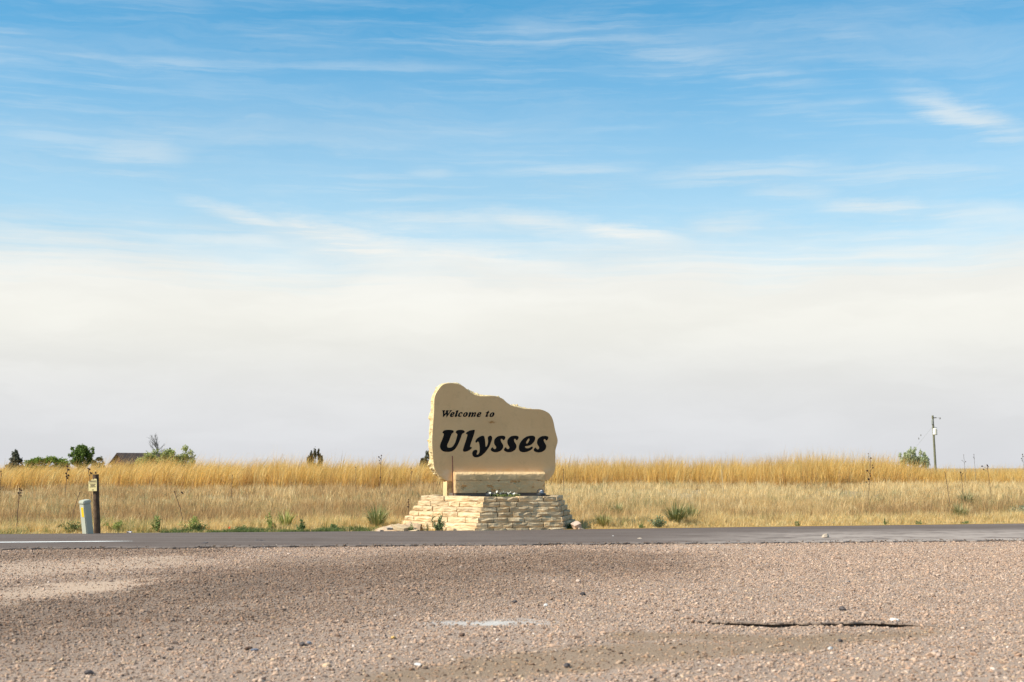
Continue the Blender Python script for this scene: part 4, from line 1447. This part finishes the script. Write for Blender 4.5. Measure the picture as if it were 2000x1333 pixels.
# flowering clump on the planter
fl = empty('flower_clump', (*at(985, 970, 40.95).xy, .90), 'low green plant with small white flowers between the two spotlights', 'flowers')
cs = [(rng.uniform(-.42, .42), rng.uniform(-.12, .12), rng.uniform(.02, .10)) for _ in range(34)]
v, t, c = leaf_cloud(cs, [(.07, .07, .04)] * len(cs), 1500, .024, [(.16, .20, .06), (.24, .27, .09), (.32, .32, .13)], [2, 2, 1], seed=3)
o = put('leaves', fast_mesh('leaves', v, t, c), M_LEAF, fl); o['kind'] = 'stuff'
bm = bmesh.new()
for i in range(7):
    a = i * 2 * math.pi / 7
    for f in (0,):
        p1 = bm.verts.new((0, 0, .004)); p2 = bm.verts.new((.024 * math.cos(a - .3), .024 * math.sin(a - .3), .01)); p3 = bm.verts.new((.027 * math.cos(a), .027 * math.sin(a), .006)); p4 = bm.verts.new((.024 * math.cos(a + .3), .024 * math.sin(a + .3), .01))
        bm.faces.new((p1, p2, p3, p4))
bm.verts.ensure_lookup_table()
fme = bpy.data.meshes.new('flower'); bm.to_mesh(fme); bm.free(); fme.materials.append(M_FLOWER)
for i in range(15):
    f = bpy.data.objects.new('flower', fme); COL.objects.link(f); f.parent = fl
    f.location = (-.44 + .06 * i + rng.uniform(-.02, .02), rng.uniform(-.14, .05), rng.uniform(.14, .24) * (1 - .5 * abs(i - 6) / 9))
    f.scale = (1.5, 1.5, 1.5)
    f.rotation_euler = (R(rng.uniform(30, 75)), R(rng.uniform(-20, 20)), rng.uniform(0, 6))


def stalk(px_base, dist, heads, label, base_px_y=None, stem_mat=None, hr=.045, name='dead_stalk', heads_flat=.8):
    """dry dead stalk: heads = pixel positions of its dark seed heads, at one distance"""
    stem_mat = stem_mat or M_STEM
    bx = (px_base - CX) / FPX * dist
    bz = float(ground_z(bx, dist))
    root = empty(name, (bx, dist, bz), label, 'plant', 'dead stalks in the dry grass')
    pts = [at(p[0], p[1], dist) - Vector((bx, dist, bz)) for p in heads]
    bm = bmesh.new()
    top = max(pts, key=lambda p: p.z)
    spine = []
    ns = 8
    for i in range(ns + 1):
        f = i / ns
        spine.append(Vector((top.x * f ** 1.4, rng.normal(0, .01), top.z * f)))
    for a, b in zip(spine[:-1], spine[1:]): cyl(bm, a, b, .011, .010, 5, False)
    for p in pts:
        f = max(0, (p.z - .12) / max(top.z, .01))
        k = Vector((top.x * f ** 1.4, 0, top.z * f))
        if (p - k).length > .02: cyl(bm, k, p, .007, .006, 4, False)
    done('stem', bm, stem_mat, root)
    for i, p in enumerate(pts):
        if hr <= 0: continue
        o = put('seed_head', rock_mesh('seed_head', hr * random.uniform(.5, .85), 1, .8, heads_flat, i + px_base * .1, 1), M_SEED, root)
        o.location = p + Vector((0, -.01, 0))
        o.rotation_euler = (random.random(), random.random(), random.random())


stalk(40, 39.5, [(38, 955), (42, 958), (41, 963), (41, 969), (36, 963)], 'thick dark dead stalk at the far left, left of the grey pedestal', hr=.045)
stalk(6, 52, [(2, 921), (4, 926), (6, 951)], 'thin dark stalk at the left edge of the field', hr=.04)
stalk(132, 58, [(132, 911), (134, 918), (129, 925), (130, 931), (134, 929), (132, 934)], 'dark branched stalk up against the golden grass, left of the post', hr=.075)
stalk(184, 56, [(172, 915), (175, 917), (177, 924), (179, 925), (187, 924)], 'dark stalk rising just behind the wooden post', hr=.065)
stalk(364, 42, [(355, 962), (357, 964), (341, 961)], 'leaning dead stalk with one dark head in the field left of centre', hr=.05)
stalk(146, 46, [(146, 964), (156, 963)], 'small dead stalk with two tiny heads above the grey pedestal', hr=.03)
stalk(743, 62, [(742, 905), (743, 896), (745, 890), (741, 900), (743, 933), (740, 893)], 'tall thin dark stalk standing above the golden grass left of the sign', hr=.05)
stalk(697, 60, [(695, 913)], 'short stalk with a single head left of the tall thin one', hr=.045)
stalk(800, 43.5, [(798, 976), (797, 981), (799, 986), (797, 990)], 'short stalk with a column of black heads at the left shoulder of the wall', hr=.042)
stalk(803, 66, [(803, 915), (805, 922)], 'thin stalk with two dark heads near the left edge of the sign', hr=.05)
stalk(1692, 58, [(1701, 895), (1704, 909), (1705, 914), (1694, 920), (1699, 926), (1700, 930), (1696, 936), (1692, 942)], 'zigzag stalk with many black heads left of the tall pole', hr=.062)
stalk(1851, 55, [(1845, 922), (1846, 926)], 'bare curved stem with no leaves just right of the tall pole', hr=.02)
stalk(1878, 60, [(1876, 923), (1880, 926)], 'short leaning dark twig in the field right of the tall pole', hr=.05)
stalk(1931, 62, [(1928, 909), (1930, 912), (1918, 911), (1921, 917)], 'dark tipped stalk near the right edge of the field', hr=.06)
stalk(1101, 60, [(1100, 918)], 'tiny stalk with a single head right of the sign', hr=.05)
stalk(455, 60, [(454, 929)], 'single dark head in the left field below the golden grass', hr=.05)
stalk(1411, 62, [(1409, 917), (1411, 922)], 'bleached white stem in the field right of the sign', stem_mat=M_PALE, hr=0.0)
stalk(1882, 88, [(1882, 889), (1879, 900), (1886, 902)], 'hazy grey weed stalk above the grass, nearest to the tall pole', stem_mat=M_GREYW, hr=.045)
stalk(1902, 88, [(1902, 888), (1901, 893), (1903, 896)], 'hazy grey weed stalk above the grass, second from the tall pole', stem_mat=M_GREYW, hr=.045)
stalk(1997, 88, [(1997, 888), (1995, 896), (1998, 892), (1996, 900)], 'hazy grey weed stalk above the grass at the right edge', stem_mat=M_GREYW, hr=.07)
stalk(1696, 88, [(1696, 886), (1697, 892)], 'hazy thin weed above the golden grass left of the round bush', stem_mat=M_GREYW, hr=.05)


# ------------------------------------------------------------------ pedestal, post, litter
pb_ = at(168, 1045, 37.9)
ped = empty('utility_pedestal', (pb_.x + .06, 37.9, -.02), 'leaning grey green cable pedestal with a yellow sticker beside the wooden post', 'utility box')
ped.rotation_euler = (R(2), R(-9.5), R(50))
bm = bmesh.new()
box(bm, 0, 0, .44, .22, .22, .88)
done('body', bm, M_PED, ped, bevel=.02)
bm = bmesh.new()
vs = box(bm, 0, 0, .92, .245, .245, .09)
for v_ in vs:
    if v_.co.z > .93: v_.co.x *= .93; v_.co.y *= .93
done('lid', bm, M_PED, ped, bevel=.018)
bm = bmesh.new()
box(bm, -.112, -.02, .66, .006, .10, .25)
done('sticker', bm, M_YEL, ped)

pp = at(190, 1045, 38.3)
post = empty('wooden_post', (pp.x, 38.3, -.03), 'dark creosoted wooden post carrying a tattered yellow sign', 'post')
post.rotation_euler = (0, R(-3), 0)
bm = bmesh.new()
nseg, nr = 14, 8
rings = []
for j in range(nr + 1):
    z = 1.63 * j / nr
    ring = []
    for i in range(nseg):
        a = 2 * math.pi * i / nseg
        r = (.089 - .010 * j / nr) + .006 * mnoise.noise(Vector((math.cos(a) * 2, math.sin(a) * 2, z * 1.5)))
        ring.append(bm.verts.new((r * math.cos(a), r * math.sin(a), z)))
    rings.append(ring)
for a, b in zip(rings[:-1], rings[1:]):
    for i in range(nseg):
        j = (i + 1) % nseg
        bm.faces.new((a[i], a[j], b[j], b[i]))
bm.faces.new(rings[-1])
done('shaft', bm, M_WOOD, post)
sp_ = empty('notice_sign', (pp.x - .125, 38.19, 1.32), 'tattered pale yellow notice board nailed to the wooden post', 'sign')
sp_.rotation_euler = (0, R(-2), R(-18))
bm = bmesh.new()
prof = [(-.125, -.16), (.125, -.165), (.125, .15), (.06, .165), (.02, .135), (-.03, .15), (-.06, .09), (-.13, .10), (-.128, .02)]
f0 = [bm.verts.new((x, 0, z)) for x, z in prof]; f1 = [bm.verts.new((x, .012, z)) for x, z in prof]
bm.faces.new(f0); bm.faces.new(f1[::-1])
for i in range(len(prof)):
    j = (i + 1) % len(prof)
    bm.faces.new((f0[j], f0[i], f1[i], f1[j]))
done('panel', bm, M_SIGNY, sp_)
for (x0, x1, z, hgt) in [(-.12, .115, .055, .012), (-.10, .11, .10, .03), (-.075, .085, .01, .02), (-.06, .06, -.02, .018), (-.09, .09, -.05, .016), (-.02, .03, -.13, .02)]:
    bm = bmesh.new(); box(bm, (x0 + x1) / 2, -.003, z, x1 - x0, .004, hgt)
    done('print_line', bm, M_INK, sp_)

cp_ = gp(249, 1044)
can = empty('drink_can', (cp_.x, cp_.y + .25, .0), 'crumpled silver can lying at the road edge near the post', 'can')
bm = bmesh.new()
lathe(bm, [(.026, -.075), (.034, -.068), (.033, -.03), (.024, 0), (.032, .04), (.034, .066), (.027, .075)], 12)
for v_ in bm.verts: v_.co += mnoise.noise_vector(v_.co * 25) * .006
for v_ in bm.verts: v_.co *= .85
o = done('body', bm, M_ALU, can, True); o.rotation_euler = (R(90), R(8), R(70)); o.location = (0, 0, .04)
bm = bmesh.new()
lathe(bm, [(.025, 0), (.027, .004), (.02, .006)], 12)
o = done('can_end', bm, M_ALU, can, True); o.rotation_euler = (R(90), R(8), R(70)); o.location = (-.072, -.02, .04)
op = at(442, 1033, 39.3)
bm = bmesh.new()
bmesh.ops.create_grid(bm, x_segments=4, y_segments=4, size=.03)
for v_ in bm.verts: v_.co.z += mnoise.noise(v_.co * 30) * .03; v_.co = Matrix.Rotation(R(60), 4, 'X') @ v_.co
for f in list(bm.faces): pass
bmesh.ops.solidify(bm, geom=bm.faces[:], thickness=.004)
o = done('orange_scrap', bm, M_ORANGE); o.location = (op.x, float(far_edge(op.x)) + .9, .13)
tag(o, 'small bright orange scrap caught at the left end of the green verge', 'litter')

# spoil heap and loose slabs at the foot of the wall
def mound():
    a, b = gp(705, 1040), gp(795, 1034)
    xs_ = np.linspace(a.x - .3, b.x + .5, 46); ys_ = np.linspace(-.05, 1.3, 22)
    X, S = np.meshgrid(xs_, ys_)
    Y = far_edge(X) + S + .05
    f = sstep(a.x - .2, b.x + .1, X) * np.sin(np.pi * np.clip(S / 1.3 + .05, 0, 1))
    Z = ground_z(X, Y) - .03 + f * .24 + (fbm(X, Y, 5, 7) - .5) * .20 * f
    o = put('dirt_mound', grid_mesh('dirt_mound', X, Y, Z), mat_noise('spoil_dirt', (.46, .31, .19), (.58, .42, .27), 5, .95, .9, 16, .03))
    tag(o, 'small heap of pale dirt against the left foot of the wall', 'ground', kind='structure')


mound()


def slab_stone(px, dist, z, lx_, ly_, lz, rot, label, mat):
    bm = bmesh.new()
    box(bm, 0, 0, 0, lx_, ly_, lz)
    bmesh.ops.subdivide_edges(bm, edges=bm.edges[:], cuts=2, use_grid_fill=True)
    for v_ in bm.verts: v_.co += mnoise.noise_vector(v_.co * 7 + Vector((px, 0, 0))) * .022
    o = done('loose_stone', bm, mat)
    o.location = ((px - CX) / FPX * dist, dist, z); o.rotation_euler = rot
    tag(o, label, 'stone', 'loose stones at the foot of the wall')


slab_stone(783, 39.9, .12, .46, .30, .09, (R(4), R(10), R(-30)), 'flat pale slab lying at the left corner of the wall', M_LIME)
slab_stone(762, 39.6, .12, .15, .14, .06, (R(10), R(-8), R(20)), 'small tan stone on top of the dirt heap', M_RTAN)
slab_stone(745, 39.4, .06, .12, .10, .05, (R(0), R(12), R(50)), 'small pinkish stone low on the dirt heap', M_RPINK)
slab_stone(808, 39.75, .03, .30, .22, .05, (R(5), R(-6), R(-25)), 'thin tan slab below the wall by the small weed', M_LIME)
slab_stone(1126, 40.75, .10, .20, .26, .26, (R(15), R(-25), R(20)), 'pinkish grey boulder leaning at the right foot of the wall', M_RPINK)
slab_stone(1136, 40.6, .04, .22, .16, .06, (R(5), R(18), R(10)), 'thin slab lying right of the leaning boulder', M_RTAN)


# ------------------------------------------------------------------ distant trees, house and pole
def gz(x, y): return float(ground_z(np.array(x), np.array(y)))


def tree(name, px, dist, top_y, half_px, clumps, n, leaf, pal, w, label, cat='tree', grp='trees and bushes beyond the field', trunk_r=.14, bark=None, low=.0, limbs=6):
    x = (px - CX) / FPX * dist
    z0 = gz(x, dist)
    zt = at(px, top_y, dist).z - z0
    hw = half_px / FPX * dist
    root = empty(name, (x, dist, z0), label, cat, grp)
    rr = random.Random(int(px) + 3)
    cs = [(cx * hw, cy * hw, cz * zt) for cx, cy, cz, _, _ in clumps]
    rd = [(r1 * hw, r1 * hw, r2 * zt) for _, _, _, r1, r2 in clumps]
    bm = bmesh.new()
    cyl(bm, (0, 0, -.1), (0, 0, zt * .45), trunk_r, trunk_r * .7, 7)
    for i in range(limbs):
        c = cs[i * len(cs) // limbs]
        cyl(bm, (0, 0, zt * rr.uniform(.15, .4)), c, trunk_r * .5, trunk_r * .15, 5, False)
    done('trunk', bm, bark or M_BARK, root)
    v, t, c = leaf_cloud(cs, rd, n, leaf, pal, w, seed=int(px))
    put('crown', fast_mesh('crown', v, t, c), M_LEAF, root)
    return root, zt, hw


def conifer_clumps(seed, n=46):
    rr = random.Random(seed)
    out = []
    for i in range(n):
        f = rr.random() ** .8
        rad = (1 - f) ** .75 * .85
        a = rr.random() * 6.28; q = rad * math.sqrt(rr.random())
        out.append((q * math.cos(a), q * math.sin(a), .12 + .80 * f, .17 + .10 * (1 - f), .10))
    out.append((0, 0, .95, .07, .06))
    return out


def round_clumps(seed, n=40, z0=.35, zr=.55, rx=.75):
    rr = random.Random(seed)
    out = []
    for i in range(n):
        a = rr.random() * 6.28; e = rr.uniform(-.9, 1.0); q = math.sqrt(max(0, 1 - e * e)) * rx * rr.uniform(.5, 1.0)
        out.append((q * math.cos(a), q * math.sin(a), z0 + zr * .5 * (1 + e * .8), rr.uniform(.15, .28), rr.uniform(.08, .13)))
    return out


CON = [(.085, .10, .065), (.12, .13, .09), (.17, .17, .12), (.06, .07, .05)]
CONB = [(.075, .070, .042), (.11, .10, .055), (.15, .135, .075), (.05, .05, .03)]
LEAFG = [(.10, .155, .03), (.14, .20, .04), (.19, .25, .055), (.065, .10, .025)]
BRIGHT = [(.17, .25, .035), (.23, .31, .05), (.12, .18, .035), (.28, .34, .07)]
WILL = [(.30, .34, .10), (.38, .40, .14), (.23, .27, .08), (.45, .44, .20)]
tree('cedar_tree', 33, 235, 879, 21, conifer_clumps(1), 5200, .16, CON, [2, 3, 2, 2], 'dark grey green cedar at the far left of the skyline')
hedge = [(q + random.uniform(-.05, .05), random.uniform(-.2, .2), .40 + .32 * math.sqrt(max(0, 1 - q * q)) + random.uniform(-.08, .08), .17, .16) for q in np.linspace(-.92, .92, 30)] + [(q, 0, .3, .2, .2) for q in np.linspace(-.95, .95, 16)]
tree('green_bush', 96, 240, 888, 40, hedge, 6500, .16, BRIGHT, [3, 3, 2, 1], 'wide bright green bush between the cedar and the round tree', 'bush', limbs=8)
tree('round_tree', 162, 245, 867, 25, round_clumps(5, 54, .14, .80, .76) + [(-.9, 0, .62, .16, .06), (-.75, 0, .63, .16, .07), (-.74, 0, .84, .16, .06), (.82, 0, .83, .16, .07), (.9, 0, .72, .12, .07)], 6500, .17, LEAFG, [3, 3, 2, 2], 'round dark green leafy tree left of the brown roof')
tree('small_bush', 196, 250, 890, 17, round_clumps(8, 26, .2, .7, .8), 2400, .15, [(.085, .12, .05), (.12, .16, .06), (.06, .085, .04)], [1, 1, 1], 'small dark bush between the round tree and the brown roof', 'bush')
wc = [(q + random.uniform(-.06, .06), random.uniform(-.2, .2), random.uniform(.30, .60) + .36 * abs(math.sin(q * 5.1 + .9)) * random.uniform(.4, 1), .12, .12) for q in np.linspace(-.95, .95, 46)] + [(q, random.uniform(-.2, .2), random.uniform(.25, .5), .13, .14) for q in np.linspace(-.95, .98, 26)]
tree('willow_shrub', 325, 238, 872, 55, wc, 6500, .17, WILL, [3, 3, 2, 2], 'wide straggly yellow green shrub hiding the right end of the brown roof', 'bush', limbs=12)
tree('juniper_tree', 617, 225, 875, 17, [(random.uniform(-.7, .7), random.uniform(-.5, .5), random.uniform(.15, .60), .2, .13) for _ in range(20)] + [(-.45, 0, .72, .15, .14), (-.42, 0, .66, .2, .12), (-.05, 0, .84, .15, .14), (0, 0, .74, .18, .14), (.32, 0, .80, .13, .12), (.45, 0, .68, .16, .12), (.38, 0, .90, .07, .08), (.72, 0, .60, .16, .12)], 4200, .15, CONB, [2, 3, 2, 2], 'lone brownish juniper on the skyline left of the sign')
tree('juniper_tree', 838, 225, 878, 15, round_clumps(12, 26, .15, .8, .6), 3000, .15, CON, [2, 3, 2, 2], 'dark juniper half hidden behind the left edge of the sign')
tree('small_bush', 826, 222, 888, 8, round_clumps(14, 14, .1, .85, .7), 1000, .15, CONB, [2, 3, 2, 2], 'low brownish bush just left of the half hidden juniper', 'bush')
tree('willow_shrub', 1782, 172, 870, 30, [(q + random.uniform(-.12, .12), random.uniform(-.4, .4), random.uniform(.22, .50) + .46 * math.sqrt(max(0, 1 - q * q)) * random.uniform(.1, 1), random.uniform(.08, .15), random.uniform(.07, .12)) for q in np.linspace(-.85, .95, 80)], 5200, .10, [(.42, .46, .26), (.50, .52, .32), (.34, .38, .20), (.55, .54, .36)], [3, 3, 2, 1], 'round hazy yellow green shrub left of the utility pole', 'bush', limbs=14, bark=M_GREYW)  # leaf palette paled so the colour carries the haze


def bare_tree(px, dist, top_y, label, n=18, spread=24):
    x = (px - CX) / FPX * dist
    z0 = gz(x, dist)
    root = empty('bare_tree', (x, dist, z0), label, 'tree', 'trees and bushes beyond the field')
    rr = random.Random(9)
    H = at(px, top_y, dist).z - z0
    bm = bmesh.new()
    cyl(bm, (0, 0, -.1), (-.15, 0, H * .80), .15, .09, 6)
    done('trunk', bm, M_GREYW, root)
    bm = bmesh.new()
    def grow(p, d, L, r, lvl):
        q = p + d * L
        cyl(bm, p, q, r, r * .6, 4, False)
        if lvl < 3:
            for _ in range(3):
                nd = (d + Vector((rr.uniform(-.55, .55), rr.uniform(-.4, .4), rr.uniform(-.1, .4)))).normalized()
                grow(p + d * L * rr.uniform(.45, 1), nd, L * rr.uniform(.45, .7), r * .55, lvl + 1)
    for i in range(n):
        f = rr.uniform(.35, .8)
        dx = rr.uniform(-1.0, 1.2)
        grow(Vector((-.15 * f, 0, H * f)), Vector((dx, rr.uniform(-.4, .4), 1)).normalized(), H * rr.uniform(.16, .28), .05, 1)
    grow(Vector((-.15, 0, H * .78)), Vector((-.2, 0, 1)).normalized(), H * .16, .06, 1)
    done('branches', bm, M_GREYW, root)


bare_tree(311, 243, 853, 'grey leafless tree sticking up out of the straggly shrub')
bt = at(1752, 885, 171)


# house beyond the field
hx, hy = (266 - CX) / FPX * 256, 256.0
hz = gz(hx, hy)
house = empty('house', (hx, hy, hz), 'low brown gabled house roof beyond the golden grass at left', 'house')
house.rotation_euler = (0, 0, R(46))
rz = at(262, 885, hy).z - hz
ez = rz - 1.75
Lh, Wh = 5.6, 2.6
bm = bmesh.new()
box(bm, 2.0, 0, ez / 2 - .1, 2 * Lh - .6, 2 * Wh - .8, ez + .2)
x0_, x1_ = 2.0 - Lh + .3, 2.0 + Lh - .3
for xx in (x0_, x1_):
    a = bm.verts.new((xx, -Wh + .4, ez)); b = bm.verts.new((xx, Wh - .4, ez)); c = bm.verts.new((xx, 0, rz - .16))
    bm.faces.new((a, b, c))
done('wall', bm, M_WALL, house)
for sgn in (-1, 1):
    bm = bmesh.new()
    A = [(2 - Lh, 0, rz), (2 + Lh, 0, rz), (2 + Lh, sgn * (Wh + .2), ez - .25), (2 - Lh, sgn * (Wh + .2), ez - .25)]
    t_ = [bm.verts.new(p) for p in A]; b_ = [bm.verts.new((p[0], p[1], p[2] - .12)) for p in A]
    bm.faces.new(t_); bm.faces.new(b_[::-1])
    for i in range(4):
        j = (i + 1) % 4; bm.faces.new((t_[i], t_[j], b_[j], b_[i]))
    done('roof', bm, M_ROOF, house)
for sgn in (-1, 1):
    bm = bmesh.new()
    p, q = Vector((2 - Lh - .03, 0, rz - .02)), Vector((2 - Lh - .03, sgn * (Wh + .2), ez - .27))
    vs = [bm.verts.new(p), bm.verts.new(q), bm.verts.new(q - Vector((0, 0, .28))), bm.verts.new(p - Vector((0, 0, .28)))]
    vs2 = [bm.verts.new(v_.co + Vector((-.04, 0, 0))) for v_ in vs]
    bm.faces.new(vs); bm.faces.new(vs2[::-1])
    for i in range(4):
        j = (i + 1) % 4; bm.faces.new((vs[i], vs[j], vs2[j], vs2[i]))
    done('fascia_board', bm, M_FASC, house)
bm = bmesh.new(); lathe(bm, [(.09, rz - .8), (.09, rz + .75), (.17, rz + .76), (.17, rz + .95), (.05, rz + 1.0)], 8, (6.9, -.4, 0))
done('vent_pipe', bm, M_BLKMET, house)

# utility pole
D = 205
ub = at(1826, 905, D); ut = at(1821.5, 812, D)
ux = ub.x; uz = gz(ux, D)
up = empty('utility_pole', (ux, D, uz), 'weathered wooden utility pole with a white transformer at the right of the skyline', 'utility pole')
def U(px, py): return at(px, py, D) - Vector((ux, D, uz))
bm = bmesh.new(); cyl(bm, (.1, 0, -.3), U(1821.5, 812), .175, .135, 10); done('pole', bm, M_UPOLE, up)
bm = bmesh.new(); p = U(1824.9, 843.5); lathe(bm, [(.26, -.42), (.28, -.40), (.28, .38), (.2, .45)], 12, (p.x + .02, -.25, p.z)); done('transformer', bm, M_WBOX, up)  # white colour carries the transformer's sunlit left side
bm = bmesh.new(); p = U(1827.6, 844.5); lathe(bm, [(.2, -.4), (.22, -.36), (.22, .36), (.15, .42)], 10, (p.x, .05, p.z)); done('transformer_shaded_side', bm, M_UPOLE, up)  # darker second can stands in for the transformer's shaded right side
bm = bmesh.new(); p = U(1820.8, 825); lathe(bm, [(.10, -.36), (.17, -.3), (.17, .28), (.08, .36)], 10, (p.x, -.1, p.z)); done('cutout_fuse', bm, M_GALV, up)
bm = bmesh.new(); cyl(bm, U(1822, 816.5), U(1829, 816.2), .09, .07, 6); done('bracket', bm, M_GREYW, up)
bm = bmesh.new(); p = U(1836, 817.5); lathe(bm, [(.05, -.12), (.12, -.08), (.06, -.02), (.12, .04), (.05, .12)], 8, (p.x, 0, p.z)); cyl(bm, U(1829, 816.2), p, .016, .016, 4); done('insulator', bm, M_GREYW, up)
bm = bmesh.new(); cyl(bm, U(1823, 834), U(1830, 836), .035, .03, 5); done('step_bolt', bm, M_GREYW, up)
bm = bmesh.new(); cyl(bm, U(1823, 832), U(1785, 878), .014, .014, 4); done('guy_wire', bm, M_GALV, up)
bm = bmesh.new()
for q in ((1798.5, 850.5), (1794.5, 857)):
    p = U(*q); lathe(bm, [(.04, -.14), (.07, 0), (.04, .14)], 6, (p.x, 0, p.z))
done('guy_insulator', bm, M_GREYW, up)
print('objects', len(bpy.data.objects))
